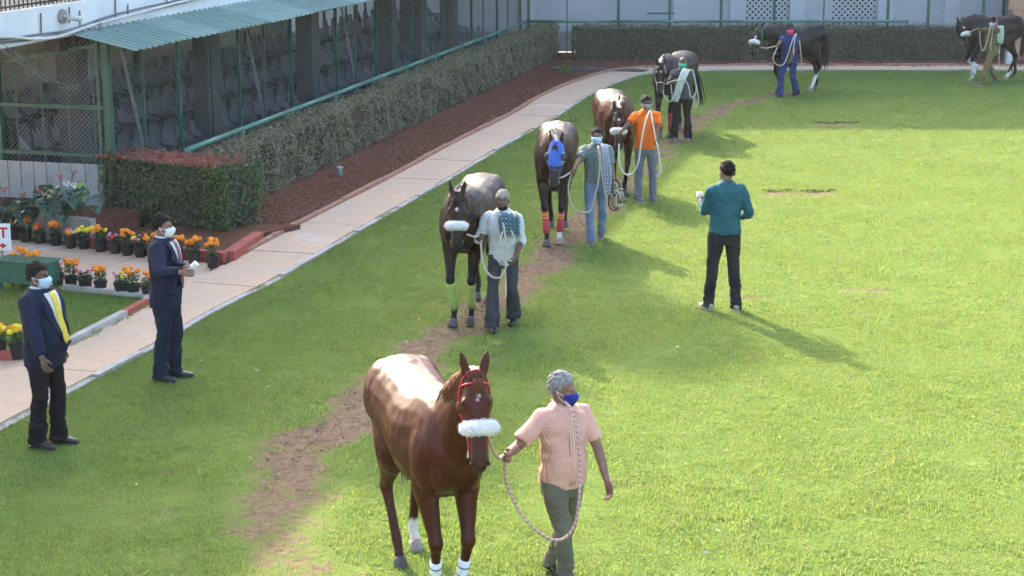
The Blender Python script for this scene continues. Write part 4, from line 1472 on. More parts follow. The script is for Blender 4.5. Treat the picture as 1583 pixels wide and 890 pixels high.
        cf = get_co(me); nf_ = np.empty(len(cf) * 3, np.float32); me.vertices.foreach_get('normal', nf_); nf_ = nf_.reshape(-1, 3)
        kf = rng.integers(0, len(cf), 1500)
        b0_ = cf[kf] + rng.normal(0, .004, (1500, 3)); dn = nf_[kf] + rng.normal(0, .45, (1500, 3)); dn /= np.linalg.norm(dn, axis=1)[:, None]
        sdv = np.cross(dn, rng.normal(0, 1, (1500, 3))); sdv /= np.linalg.norm(sdv, axis=1)[:, None]
        vv_ = np.stack([b0_ - sdv * .0022, b0_ + sdv * .0022, b0_ + dn * rng.uniform(.006, .014, (1500, 1))], 1)
        tag(link('fibres', np_mesh('fibres', vv_.reshape(-1, 3), np.arange(4500), 3), fo, M['fleece']), kind='stuff')
    if hood:
        N1, N2 = 10, 18
        vs, fs = [], []
        for i in range(N1):
            t_ = -.05 + .36 * i / (N1 - 1)
            span = 115 if t_ < .22 else 115 - 70 * (t_ - .22) / .09
            for j in range(N2 + 1):
                vs.append(head_pt(fr, t_, R_(-span + 2 * span * j / N2), .012))
        for i in range(N1 - 1):
            for j in range(N2):
                a = i * (N2 + 1) + j
                fs.append((a, a + 1, a + N2 + 2, a + N2 + 1))
        hb = MB().add(vs, fs).build('hood', M['hood_blue'], root, smooth=True)
        sm = hb.modifiers.new('thick', 'SOLIDIFY'); sm.thickness = .006
        for s in (-1, 1):
            c = head_pt(fr, .165, R_(s * 66), .012)
            Q = (sd * s * .8 + n * .5).normalized().to_track_quat('Z', 'Y').to_matrix().to_4x4()
            cup = MB().ell((0, 0, 0), (.062, .062, .05), 14, 8, M=Matrix.Translation(c) @ Q).build('eye_cup', M['eye_mesh'], hb, smooth=True)
            MB().tube([Matrix.Translation(c) @ Q @ Vector((.063 * math.cos(a), .063 * math.sin(a), 0)) for a in np.linspace(0, 6.2832, 17)], [.006] * 17, 5).build('cup_rim', M['strap_white'], hb, smooth=True)
        band(fr, [(.06, -100), (.05, 0), (.06, 100)], .008, M['strap_blue'], 'seam', hb)
        band(fr, [(-.04, 0), (.1, 0), (.28, 0)], .008, M['strap_blue'], 'seam', hb)
    # leg wraps
    for k, kind in (wraps or {}).items():
        K, F, H = info[k]
        def cuff(u0, u1, m, off, parent, nm):
            pts = [K.lerp(F, u) for u in np.linspace(u0, u1, 5)]
            rr = [(np.interp(u, [.1, .25, .6, .85, 1.02], [.040, .036, .033, .037, .043]) + off) for u in np.linspace(u0, u1, 5)]
            return MB().tube(pts, [(q, q * 1.12) for q in rr], 14, up=(1, 0, 0)).build(nm, m, parent, smooth=True)
        if kind == 'white':
            w_ = cuff(.42, .98, M['wrap_white'], .009, root, 'leg_wrap')
            for u in (.56, .74): cuff(u, u + .025, M['wrap_line'], .011, w_, 'stripe')
        elif kind == 'whitepurple':
            w_ = cuff(.42, .9, M['wrap_white'], .009, root, 'leg_wrap')
            for u in (.54, .70): cuff(u, u + .025, M['wrap_line'], .011, w_, 'stripe')
            cuff(.86, 1.05, M['wrap_purple'], .013, root, 'fetlock_wrap')
        elif kind == 'lime':
            cuff(.08, .98, M['wrap_lime'], .012, root, 'leg_wrap')
        elif kind == 'red':
            w_ = cuff(.12, .98, M['wrap_red'], .012, root, 'leg_wrap')
            for u in (.2, .32): cuff(u, u + .06, M['wrap_yellow'], .0145, w_, 'stripe')
        elif kind == 'pink':
            cuff(.05, .98, M['wrap_red'], .013, root, 'leg_wrap')
        elif kind == 'plain':
            w_ = cuff(.15, 1.0, M['wrap_white'], .010, root, 'leg_wrap')
            cuff(.2, .25, M['strap_green'], .0125, w_, 'stripe')
    root['_'] = 0
    del root['_']
    return root, fr, info


CH = (.062, .0125, .0042)
DBAY = (.024, .009, .005)
BLK = (.008, .007, .007)
BP = (.006, .005, .005)
HORSES = {}
def local_of(base, head, w):
    """world point to the horse's own axes"""
    hd = Vector((head[0], head[1])).normalized()
    d = Vector((w[0] - base[0], w[1] - base[1]))
    return (d.dot(hd), d.dot(Vector((-hd.y, hd.x))), w[2] + .015)
def place(key, base, head, pollpx, polly, muzpx, muzy, **kw):
    pl = local_of(base, head, W(*pollpx, polly))
    mz = local_of(base, head, W(*muzpx, muzy))
    d = Vector(mz) - Vector(pl)
    HORSES[key] = horse(base=base, head=head, poll=pl, hdir=d.normalized(), **kw) + (base, head)
    return HORSES[key]
place('h1', (-.61, 12.42), (.34, -.94), (733, 583), 11.38, (741, 712), 11.20, label='glossy chestnut horse with red bridle and white fleece noseband, nearest the camera', legs={FL_: (.12, 0), FR_: (-.02, 0), HL_: (-.22, 0), HR_: (.58, 0)}, coat=CH, points=(.06, .0115, .004), hair=M['hair_chestnut'], voxel=.0125, socks={HL_: .23}, star=[(.125, 4, .018), (.15, -2, .014)], roll=True, bridle='strap_red', wraps={FL_: 'white', FR_: 'whitepurple'}, tail_sway=.12)
place('h2', (-.47, 20.62), (-.2, -.98), (707, 303), 19.55, (706, 390), 19.38, label='dark bay horse with lime green leg wraps and white fleece noseband', legs={FL_: (-.2, 0), FR_: (.22, 0), HL_: (.35, .03), HR_: (-.4, 0)}, coat=DBAY, points=BP, hair=M['hair_black'], voxel=.016, star=[(.15, 0, .024)], roll=True, bridle='strap_black', wraps={FL_: 'lime', FR_: 'lime'})
place('h3', (.61, 25.12), (-.08, -1), (860, 224), 24.02, (856, 285), 23.85, label='bay horse wearing a blue hood with mesh eye cups and red leg wraps', legs={FL_: (-.2, 0), FR_: (.25, 0), HL_: (.3, .05), HR_: (-.3, 0)}, coat=(.032, .013, .007), points=BP, hair=M['hair_dark'], voxel=.017, socks={FL_: .22}, bridle='strap_blue', hood=True, wraps={FL_: 'red', FR_: 'red'})
place('h4', (1.66, 28.95), (.1, -.99), (957, 172), 27.95, (956, 228), 27.75, label='reddish bay horse with white fleece noseband beside the man in orange', legs={FL_: (.1, 0), FR_: (-.1, 0), HL_: (-.25, 0), HR_: (.25, 0)}, coat=(.055, .015, .006), points=BP, hair=M['hair_black'], voxel=.018, star=[(.15, 0, .02)], roll=True, bridle='strap_black')
place('h5', (3.15, 35.25), (-.4, -.92), (1021, 101), 34.3, (1021, 158), 34.05, label='dark brown horse with white bridle and pink leg wraps', legs={FL_: (-.15, 0), FR_: (.2, 0), HL_: (.3, 0), HR_: (-.3, 0)}, coat=(.020, .011, .008), points=BP, hair=M['hair_black'], voxel=.018, star=[(.14, 0, .02)], bridle='strap_white', wraps={FL_: 'pink', FR_: 'pink'}, tail_sway=.25)
place('h6', (6.56, 42.05), (-.82, -.57), (1173, 47), 41.2, (1166, 76), 41.0, label='black horse with green bridle walking left in front of the back hedge', legs={FL_: (.3, 0), FR_: (-.25, .0), HL_: (.45, 0), HR_: (-.45, 0)}, coat=BLK, points=BP, hair=M['hair_black'], voxel=.02, socks={HL_: .42}, star=[(.2, 0, .03), (.26, 0, .03)], roll=True, bridle='strap_green')
place('h7', (11.72, 44.5), (-.95, -.3), (1484, 36), 44.05, (1495, 72), 43.75, label='dark brown horse with white star and pale socks at the right edge', legs={FL_: (.12, 0), FR_: (-.25, .12), HL_: (.5, 0), HR_: (-.4, 0)}, coat=(.016, .009, .007), points=BP, hair=M['hair_black'], voxel=.02, socks={FL_: .2, FR_: .2, HL_: .22}, star=[(.15, 0, .034)], roll=True, bridle='strap_black', wraps={FL_: 'plain', FR_: 'plain'})
# ------------------------------------------------------------------ people
def skin_mat(name, c):
    t = NT(name)
    co = t.coord('Object')
    t.base(t.ramp(t.noise(co, 18, 5), [(.3, c), (.75, tuple(x * .72 for x in c))]))
    t.b.inputs['Roughness'].default_value = .55
    t.b.inputs['Specular IOR Level'].default_value = .3
    t.bump(t.noise(co, 60, 4), .15, .004)
    return t.m
M['skin_a'] = skin_mat('brown_skin', (.27, .145, .10))
M['skin_b'] = skin_mat('dark_brown_skin', (.15, .080, .057))
M['skin_c'] = skin_mat('light_brown_skin', (.26, .145, .095))
def cloth(name, c, c2=None, scale=6, rough=.85, wr=.5):
    t = NT(name)
    co = t.coord('Object')
    c2 = c2 or tuple(x * .72 for x in c)
    t.base(t.ramp(t.noise(co, scale, 5), [(.3, c), (.72, c2)]))
    t.b.inputs['Roughness'].default_value = rough
    t.b.inputs['Specular IOR Level'].default_value = .12
    w = t.noise(t.coord('Object', (1, 1, .55)), 13, 4, .55)
    t.bump(t.math('ADD', w, t.math('MULTIPLY', t.noise(co, 160, 2), .12)), wr, .03)
    return t.m
def check_mat(name, base, line, sx, sz, w=.16, wr=.4, both=True):
    """fine checks: lines along x and z of the garment"""
    t = NT(name)
    co = t.coord('Object')
    sp = t.n('ShaderNodeSeparateXYZ'); t.l(co, sp.inputs[0])
    su = t.n('ShaderNodeAttribute'); su.attribute_name = 'su'
    fx = t.math('LESS_THAN', t.math('FRACT', t.math('MULTIPLY', su.outputs['Fac'], sx)), w)
    if both:
        fz = t.math('LESS_THAN', t.math('FRACT', t.math('MULTIPLY', sp.outputs[2], sz)), w)
        fx = t.math('MAXIMUM', fx, fz)
    c = t.mix(t.math('MULTIPLY', fx, .8), base, line)
    c = t.mix(t.math('MULTIPLY', t.noise(co, 5, 4), .35), c, tuple(x * .5 for x in base))
    t.base(c)
    t.b.inputs['Roughness'].default_value = .85
    t.b.inputs['Specular IOR Level'].default_value = .25
    t.bump(t.noise(t.coord('Object', (1, 1, .55)), 13, 4), wr, .03)
    return t.m
M['navy'] = cloth('navy_suit', (.015, .021, .046), (.009, .013, .029), 5, .75)
M['black_cloth'] = cloth('black_trousers', (.014, .013, .014), (.009, .008, .009), 6)
M['charcoal'] = cloth('charcoal_trousers', (.032, .031, .032), (.020, .019, .020), 6)
M['slate'] = cloth('slate_trousers', (.055, .058, .068), (.035, .037, .045), 6)
M['olive'] = cloth('olive_grey_trousers', (.155, .145, .10), (.105, .098, .066), 5)
M['khaki'] = cloth('khaki_uniform', (.20, .165, .075), (.14, .115, .05), 6)
M['blue_uniform'] = cloth('blue_uniform', (.030, .055, .16), (.020, .038, .115), 6)
M['jeans'] = cloth('blue_jeans', (.20, .27, .38), (.11, .16, .26), 5)
M['jeans_grey'] = cloth('grey_jeans', (.16, .175, .20), (.10, .112, .135), 5)
M['white_shirt'] = cloth('white_shirt', (.62, .64, .63), (.52, .54, .535), 4, .85, .8)
M['orange'] = cloth('orange_polo', (.80, .17, .02), (.62, .12, .012), 4)
M['grey_shirt'] = check_mat('grey_green_shirt', (.20, .245, .225), (.13, .165, .155), 30, 30, .4)
M['slate_shirt'] = cloth('slate_grey_shirt', (.085, .088, .10), (.06, .062, .07), 6)
M['teal'] = check_mat('teal_check_shirt', (.022, .13, .155), (.012, .065, .085), 38, 38, .38)
M['pink'] = check_mat('pink_striped_shirt', (.74, .44, .345), (.50, .22, .165), 85, 30, .34, .5, False)
M['red_tie'] = stripe_mat('red_striped_tie', [(.22, .015, .03), (.10, .03, .06), (.30, .03, .05)], 'Z', 16, .5)
M['yellow_tie'] = cloth('yellow_tie', (.72, .56, .08), (.6, .45, .05), 30, .5, .1)
M['mask_blue'] = cloth('light_blue_mask', (.48, .64, .76), (.40, .56, .70), 8, .8, .2)
M['mask_dark'] = cloth('black_mask', (.02, .018, .018), (.012, .011, .011), 8, .8, .2)
M['mask_white'] = cloth('white_mask', (.78, .78, .77), (.68, .68, .68), 8, .8, .2)
M['mask_royal'] = cloth('royal_blue_mask', (.022, .04, .28), (.016, .03, .22), 8, .7, .2)
M['mask_grey'] = cloth('grey_mask', (.28, .27, .26), (.22, .21, .2), 8, .8, .2)
M['mask_green'] = cloth('green_mask', (.06, .48, .28), (.04, .40, .23), 8, .8, .2)
M['mask_pink'] = cloth('pink_mask', (.85, .07, .22), (.7, .05, .17), 8, .8, .2)
M['hair_k'] = hair_mat('black_hair', (.007, .006, .006), .6)
M['hair_brown'] = hair_mat('dark_brown_hair', (.014, .009, .007), .6)
M['hair_g'] = hair_mat('grey_hair', (.34, .34, .33), .6)
M['hair_g2'] = hair_mat('greying_hair', (.40, .37, .33), .6)
M['shoe_k'] = pm('black_leather_shoe', (.018, .016, .016), (.012, .011, .011), 10, .35, .1, 60)
M['shoe_g'] = pm('grey_shoe', (.11, .115, .12), (.07, .07, .075), 10, .7, .2, 60)
M['shoe_t'] = pm('tan_shoe', (.40, .33, .24), (.30, .24, .17), 10, .7, .2, 60)
M['sole_w'] = pm('pale_sole', (.5, .46, .40), (.4, .36, .3), 10, .8)
M['paper'] = pm('white_paper', (.80, .80, .79), (.72, .72, .72), 10, .7)
M['button'] = pm('button', (.6, .55, .5), (.5, .45, .4), 10, .5)
M['sclera'] = pm('eye_white', (.30, .27, .25), (.24, .21, .2), 20, .4)
M['belt'] = pm('black_belt', (.015, .013, .012), (.01, .009, .008), 10, .4)

# z, half width, half depth, y offset of a clothed trunk for a height of 1.72 m
TORSO = [(.78, .165, .118, -.005), (.86, .172, .124, -.006), (.94, .166, .122, -.002), (1.02, .158, .118, .004), (1.12, .166, .120, .004), (1.22, .180, .124, .004), (1.31, .192, .122, .0), (1.385, .182, .106, -.008), (1.435, .120, .080, -.012), (1.475, .072, .066, -.008)]


def person(label, base, face, H, hands, feet=((-.10, .02, 0, 0), (.10, -.02, 0, 0)), skin='skin_a', hair='hair_k', mask=None, shirt='white_shirt', sleeve='short', hem=.84, pants='black_cloth', shoes='shoe_k', jacket=None, tie=None, belly=0.0, wide=1.0, lean=0.0, yaw=0.0, hyaw=0.0, hpitch=0.0, poles=None, curl=(.5, .5), bald=False, hairlen=0.0, voxel=.010, buttons=True, flare=.0, collar=True, belt=False, palm=None, low_mask=0.0, beard=False, sgroup=None, knee=(.15, 1, 0)):
    fd = Vector((face[0], face[1], 0)).normalized()
    rz = math.atan2(fd.y, fd.x) - math.pi / 2
    s = H / 1.72
    root = tag(empty('person', (base[0], base[1], 0.0), rz, s), label, 'person', sgroup)
    inv = (Matrix.Translation((base[0], base[1], 0)) @ Matrix.Rotation(rz, 4, 'Z') @ Matrix.Scale(s, 4)).inverted()
    hipz = .91
    # pelvis drops when the stride is long
    span = max(abs(feet[0][1]), abs(feet[1][1]))
    drop = .86 - math.sqrt(max(.5, .86 ** 2 - span ** 2)) if span > .1 else 0
    TM = Matrix.Translation((0, 0, hipz - drop)) @ Matrix.Rotation(yaw, 4, 'Z') @ Matrix.Rotation(-lean, 4, 'X') @ Matrix.Translation((0, 0, -hipz))
    def sec(z, ease=0.0):
        Z = [q[0] for q in TORSO]
        hw, hd_, yo = (float(np.interp(z, Z, [q[i] for q in TORSO])) for i in (1, 2, 3))
        bel = belly * math.exp(-((z - 1.02) / .13) ** 2)
        return hw * wide + ease + bel * .35, hd_ * (.5 + .5 * wide) + ease + bel * .5, yo + bel * .5
    def tp(z, ang, off=0.0, ease=.012):
        """point on the trunk; ang 0 = front, +90 = person's right"""
        hw, hd_, yo = sec(z, ease + off)
        e = 2 / 2.5
        sa, ca = math.sin(ang), math.cos(ang)
        return TM @ Vector((hw * math.copysign(abs(sa) ** e, sa), yo + hd_ * math.copysign(abs(ca) ** e, ca), z))
    # ---- joints
    sh = [TM @ Vector((-.172 * wide, -.012, 1.375)), TM @ Vector((.172 * wide, -.012, 1.375))]     # left, right
    el, wr, hdv = [], [], []
    for i in (0, 1):
        tgt = inv @ Vector(hands[i])
        sg = -1 if i == 0 else 1
        pole = Vector(poles[i]) if poles and poles[i] else Vector((sg * .25, -1, -.6))
        e, w = ik(sh[i], tgt, .285, .255, pole)
        el.append(e); wr.append(w)
        hdv.append((w - e).normalized())
    hip = [Vector((-.088, 0, hipz - drop)), Vector((.088, 0, hipz - drop))]
    kn, an = [], []
    for i in (0, 1):
        fx, fy, fz, fyaw = feet[i]
        a = Vector((fx, fy - .02, .085 + fz))
        k, a = ik(hip[i], a, .420, .410, (knee[0] * (-1 if i == 0 else 1), knee[1], knee[2]))
        kn.append(k); an.append(a)
    nb = TM @ Vector((0, -.012, 1.46))
    HM = Matrix.Translation(nb + TM.to_3x3() @ Vector((0, .012, .0)) + Vector((0, 0, .118))) @ Matrix.Rotation(yaw + hyaw, 4, 'Z') @ Matrix.Rotation(hpitch, 4, 'X') @ Matrix.Scale(.93, 4)
    hp = lambda x, y, z: HM @ Vector((x, y, z))
    # ---- body: one continuous skin surface
    b = MB()
    def eh(c, r, n=14, m=10):
        vs, fs = ellipsoid(c, r, n, m)
        b.add([HM @ Vector(v) for v in vs], fs)
    eh((0, -.012, .035), (.076, .096, .095)); eh((0, .022, -.04), (.062, .070, .078)); eh((0, .055, -.092), (.030, .030, .026))
    eh((0, .072, .022), (.054, .022, .014)); eh((.035, .060, -.025), (.026, .024, .024)); eh((-.035, .060, -.025), (.026, .024, .024))
    eh((.079, -.012, -.012), (.010, .021, .033)); eh((-.079, -.012, -.012), (.010, .021, .033))
    vs, fs = loft([(0, .088, .018), (0, .102, -.012), (0, .108, -.034), (0, .090, -.042)], [(.011, .012), (.012, .014), (.018, .014), (.014, .01)], 8, up=(0, 1, 0))
    b.add([HM @ Vector(v) for v in vs], fs)
    b.tube([nb - Vector((0, 0, .05)), nb + Vector((0, 0, .02)), hp(0, -.018, -.06), hp(0, -.015, .0)], [.066, .058, .056, .055], 12)
    Z = np.linspace(.80, 1.45, 9)
    b.tube([TM @ Vector((0, sec(z)[2], z)) for z in Z], [(sec(z, -.02)[0], sec(z, -.02)[1]) for z in Z], 14, up=TM.to_3x3() @ Vector((0, 1, 0)))
    for i in (0, 1):
        b.tube([sh[i], sh[i].lerp(el[i], .35), el[i], el[i].lerp(wr[i], .3), el[i].lerp(wr[i], .75), wr[i]], [.052, .048, .040, .041, .031, .026], 10)
        pn = Vector(palm[i]) if palm and palm[i] else Vector(((1 if i == 0 else -1), .3, -.2))
        d = hdv[i]
        pn = (pn - d * pn.dot(d)).normalized()
        sd = d.cross(pn).normalized()
        b.tube([wr[i] - d * .01, wr[i] + d * .035, wr[i] + d * .085], [(.026, .020), (.037, .018), (.040, .014)], 10, up=pn)
        b.tube([hip[i], kn[i], an[i], an[i] - Vector((0, 0, .03))], [.075, .052, .036, .035], 10)
    me = remesh(b, voxel, 3, .5)
    ex = MB()
    for i in (0, 1):
        pn = Vector(palm[i]) if palm and palm[i] else Vector(((1 if i == 0 else -1), .3, -.2))
        d = hdv[i]
        pn = (pn - d * pn.dot(d)).normalized()
        sd = d.cross(pn).normalized()
        tsg = 1.0 if sd.dot(Vector((0, 1, .3))) > 0 else -1.0
        for j, (o, ln) in enumerate(((-.030, .86), (-.010, 1.0), (.011, .97), (.030, .78))):
            p = wr[i] + d * .078 + sd * o * tsg * -1
            dirv = d.copy(); pts = [p - d * .02]; ang = 0
            for ls, q in ((.040, .8), (.028, 1.3), (.022, 1.0)):
                ang += curl[i] * q
                dirv = (d * math.cos(ang) + pn * math.sin(ang)).normalized()
                pts.append(p.copy()); p = p + dirv * ls * ln
            pts.append(p)
            ex.tube(pts, [.0095, .0098, .009, .0082, .006][:len(pts)], 7)
        p0 = wr[i] + d * .025 + sd * .028 * tsg
        t1 = (d * .75 + sd * .62 * tsg + pn * .25).normalized()
        t2 = (d * .85 + sd * .1 * tsg + pn * (.3 + curl[i] * .5)).normalized()
        ex.tube([p0 - t1 * .02, p0 + t1 * .02, p0 + t1 * .045, p0 + t1 * .045 + t2 * .03], [.013, .0125, .0105, .0075], 7)
    # append the fingers to the same mesh
    bm = bmesh.new(); bm.from_mesh(me)
    vv = [bm.verts.new(v) for v in ex.v]
    for f in ex.f:
        fc = bm.faces.new([vv[k] for k in f]); fc.smooth = True
    bm.to_mesh(me); bm.free()
    link('body', me, root, M[skin])
    # ---- eyes and brows
    for sx in (-1, 1):
        e = MB(); vs, fs = ellipsoid((sx * .030, .075, .004), (.012, .010, .006), 10, 6)
        eo = e.add([HM @ Vector(v) for v in vs], fs).build('eye', M['sclera'], root, smooth=True)
        e = MB(); vs, fs = ellipsoid((sx * .030, .081, .004), (.0065, .006, .006), 8, 6)
        e.add([HM @ Vector(v) for v in vs], fs).build('iris', M['eye'], eo, smooth=True)
        MB().tube([hp(sx * .012, .092, .020), hp(sx * .03, .090, .026), hp(sx * .052, .074, .020)], [.0035, .0045, .003], 6).build('eyebrow', M['hair_k' if hair in ('hair_k', 'hair_brown') else hair], root)
    # ---- hair: shell that is proud of the skull above the hairline and inside it elsewhere
    hv, hf = ellipsoid((0, 0, 0), (1, 1, 1), 30, 22)
    out = []
    for v in hv:
        x, y, z = v
        az = math.degrees(math.atan2(x, y))                    # 0 = face
        elv = math.degrees(math.asin(max(-1, min(1, z))))
        a = abs(az)
        line = np.interp(a, [0, 35, 60, 80, 100, 130, 180], [21, 20, 12, -12, -30, -42, -46]) - hairlen
        if bald: line = np.interp(a, [0, 40, 75, 95, 130, 180], [95, 92, 62, 6, -20, -30]) if a < 120 else 10 - (a - 120) * .6
        inside_ = elv < line
        if bald and elv > 38: inside_ = True
        k = 1.0 + (.105 + .045 * noise.noise(Vector((x * 7, y * 7, z * 5))) + .02 * noise.noise(Vector((x * 18, y * 18, z * 9)))) * min(1, max(0, (elv - line) / 14 + .25))
        if not bald and a < 60 and elv > 30: k += .03
        if inside_: k = .86
        out.append(HM @ Vector((x * .078 * k, -.012 + y * .098 * k, .033 + z * .098 * k)))
    hb_ = MB().add(out, hf)
    r_h = np.random.default_rng(int(abs(base[0] * 97)) + 1)
    for q in range(0 if bald else 300):
        az, ev = r_h.uniform(-180, 180), r_h.uniform(-40, 90)
        ln_ = np.interp(abs(az), [0, 35, 60, 80, 100, 130, 180], [23, 22, 14, -8, -26, -38, -42]) - hairlen
        if ev < ln_: continue
        a_, e_ = R_(az), R_(ev)
        d_ = Vector((math.sin(a_) * math.cos(e_), math.cos(a_) * math.cos(e_), math.sin(e_)))
        p_ = Vector((d_.x * .078, -.012 + d_.y * .098, .033 + d_.z * .098)) * 1.055
        t_ = Vector((r_h.normal(0, .3), -.6 + r_h.normal(0, .3), -.35 if ev < 30 else r_h.normal(.1, .2)))
        t_ = (t_ - d_ * t_.dot(d_) * .8).normalized()
        hb_.tube([HM @ p_, HM @ (p_ + t_ * .018 + d_ * .006), HM @ (p_ + t_ * .036 + d_ * .002)], [.005, .0048, .0015], 4)
    hb_.build('hair', M[hair], root, smooth=True)
    # ---- face mask
    if mask:
        vs, fs = [], []
        nu, nv = 14, 9
        for j in range(nv):
            v = j / (nv - 1)
            for i in range(nu + 1):
                u = (i / nu - .5) * 2
                a = u * 1.22
                z = np.interp(v, [0, .15, .5, .8, 1], [-.002, -.012, -.048, -.090, -.122]) - .012 * abs(u) * (1 - v) - low_mask
                z = z + abs(u) ** 2 * (.030 * v)
                rx = np.interp(v, [0, .3, .7, 1], [.072, .074, .068, .052])
                ry = np.interp(v, [0, .2, .4, .6, .85, 1], [.104, .122, .128, .118, .104, .072])
                bulge = .006 * math.cos(u * 1.57) if v < .7 else 0
                vs.append(HM @ Vector((math.sin(a) * rx * 1.10, math.cos(a) * (ry + bulge) * (1 if abs(u) < .5 else 1) + .0, z)))
        for j in range(nv - 1):
            for i in range(nu):
                k = j * (nu + 1) + i
                fs.append((k, k + nu + 1, k + nu + 2, k + 1))
        mo = MB().add(vs, fs).build('face_mask', M[mask], root, smooth=True)
        sm = mo.modifiers.new('thick', 'SOLIDIFY'); sm.thickness = .004
        for sx in (-1, 1):
            for zz in (-.02, -.075):
                MB().tube([hp(sx * .074, .040, zz - low_mask), hp(sx * .086, .005, zz * .6), hp(sx * .088, -.022, .005)], [.0022] * 3, 5).build('ear_loop', M['paper' if mask not in ('mask_dark', 'mask_pink') else mask], mo)
    if beard:
        vs, fs = ellipsoid((0, .028, -.068), (.066, .075, .062), 18, 12)
        vs = [HM @ (Vector(v) * (1 + .04 * noise.noise(Vector(v) * 60))) for v in vs]
        MB().add(vs, fs).build('beard', M['hair_k'], root, smooth=True)
    # ---- trousers
    pt = MB()
    Z = [.99, .94, .88, .82, .77]
    pt.tube([TM @ Vector((0, sec(z)[2], z)) if z > .9 else Vector((0, sec(z)[2] * .6, z - drop)) for z in Z], [(sec(z, .004)[0], sec(z, .004)[1]) for z in Z], 16, up=(0, 1, 0), sup=2.3)
    for i in (0, 1):
        fo = Vector((0, .008, 0))
        pth = [hip[i] + Vector((0, -.012, .02)), hip[i].lerp(kn[i], .35) + Vector((0, -.006, 0)), hip[i].lerp(kn[i], .75), kn[i], kn[i].lerp(an[i], .35) - Vector((0, .01, 0)), kn[i].lerp(an[i], .75), an[i] - Vector((0, .0, .005)), an[i] - Vector((0, -.004, .045))]
        rr = [(.098, .115), (.090, .102), (.074, .080), (.068, .072), (.066 + flare * .4, .070 + flare * .4), (.062 + flare, .066 + flare), (.064 + flare, .072 + flare), (.067 + flare, .080 + flare)]
        PS = spline([tuple(p) + (q[0] * wide ** .5, q[1] * wide ** .5) for p, q in zip(pth, rr)], 3)
        pt.tube([Vector(q[:3]) for q in PS], [(q[3], q[4]) for q in PS], 14, up=(0, 1, 0))
    me = remesh(pt, voxel * 1.1, 2, .5)
    co = get_co(me)
    nr = np.empty(len(co) * 3, np.float32); me.vertices.foreach_get('normal', nr); nr = nr.reshape(-1, 3)
    sd0 = base[0] * 3.3
    dsp = np.array([noise.noise((c[0] * 9 + sd0, c[1] * 9, c[2] * 7)) * .009 + noise.noise((c[0] * 6 + sd0 + c[2] * 4, c[1] * 5, c[2] * 22)) * .0095 * (1.6 if c[2] < .3 else .8) for c in co])
    set_co(me, co + nr * dsp[:, None])
    link('trousers', me, root, M[pants])
    if belt:
        N_ = 24
        vs, fs = [], []
        for z in (.955, .99):
            vs += [tp(z, 2 * math.pi * k / N_, .002, .008) for k in range(N_)]
        fs = [(k, (k + 1) % N_, N_ + (k + 1) % N_, N_ + k) for k in range(N_)]
        MB().add(vs, fs).build('belt', M['belt'], root, smooth=True)
    # ---- shoes
    for i in (0, 1):
        fx, fy, fz, fyaw = feet[i]
        FM = Matrix.Translation(an[i] + Vector((0, 0, -.085))) @ Matrix.Rotation(fyaw, 4, 'Z') @ Matrix.Rotation(-min(.5, fz * 4), 4, 'X')
        so = MB()
        prof = [(-.075, .030, .030, .036), (-.05, .036, .044, .046), (0, .036, .050, .052), (.05, .042, .040, .042), (.11, .047, .030, .032), (.165, .040, .024, .026), (.195, .018, .014, .018)]
        so.tube([FM @ Vector((0, y, zc)) for y, w, h_, zc in prof], [(w, h_) for y, w, h_, zc in prof], 12, up=(0, 0, 1))
        shoe = so.build('shoe', M[shoes], root, smooth=True)
        sl_ = MB()
        sl_.tube([FM @ Vector((0, y, .010)) for y, w, h_, zc in prof], [(w * 1.05 + .002, .011) for y, w, h_, zc in prof], 12, up=(0, 0, 1))
        sl_.build('sole', M['sole_w' if shoes in ('shoe_g', 'shoe_t') else 'shoe_k'], shoe, smooth=True)
    # ---- shirt or jacket
    top = jacket or shirt
    ease = .022 if jacket else .012
    st = MB()
    hz = .77 if jacket else hem
    Z = [z for z in np.linspace(hz, 1.475, 15)]
    def c_off(z): return (.010 + .02 * max(0, (1.0 - z)) * (1.2 if hem < .9 or jacket else 0))
    st.tube([TM @ Vector((0, sec(z)[2], z)) for z in Z], [(sec(z, ease + c_off(z) - .010)[0], sec(z, ease + c_off(z) - .010)[1]) for z in Z], 22, up=TM.to_3x3() @ Vector((0, 1, 0)), sup=2.4)
    for i in (0, 1):
        inn = sh[i].lerp(TM @ Vector((0, -.01, 1.36)), .35)
        e_ = .012 if jacket else 0.0
        if sleeve == 'short':
            end = sh[i].lerp(el[i], .80)
            P = [inn, sh[i] + TM.to_3x3() @ Vector((0, 0, .004)), sh[i].lerp(el[i], .42), end]
            rr = [.070, .071, .070, .068]
        elif sleeve == 'elbow':
            end = el[i].lerp(wr[i], .18)
            P = [inn, sh[i], sh[i].lerp(el[i], .5), el[i], end]
            rr = [.072, .073, .066, .060, .060]
        else:
            end = el[i].lerp(wr[i], .90)
            P = [inn, sh[i], sh[i].lerp(el[i], .5), el[i], el[i].lerp(wr[i], .5), end]
            rr = [.072 + e_, .072 + e_, .062 + e_, .053 + e_, .045 + e_, .041 + e_]
        PS = spline([tuple(p) + (q,) for p, q in zip(P, rr)], 3)
        st.tube([Vector(q[:3]) for q in PS], [q[3] for q in PS], 14)
    me = remesh(st, voxel * 1.1, 3, .5)
    co = get_co(me)
    nr = np.empty(len(co) * 3, np.float32); me.vertices.foreach_get('normal', nr); nr = nr.reshape(-1, 3)
    amp = .55 if jacket else 1.0
    dsp = np.array([noise.noise((c[0] * 7 + sd0, c[1] * 7, c[2] * 6 + 3)) * .011 + noise.noise((c[0] * 12 + c[2] * 11, c[1] * 12 + sd0, c[2] * 15)) * .011 for c in co]) * amp
    keep = np.array([min(1.0, max(.12, (c[2] - hz + drop - .02) / .10)) if c[2] < 1.40 else max(0, (1.47 - c[2]) / .07) for c in co])
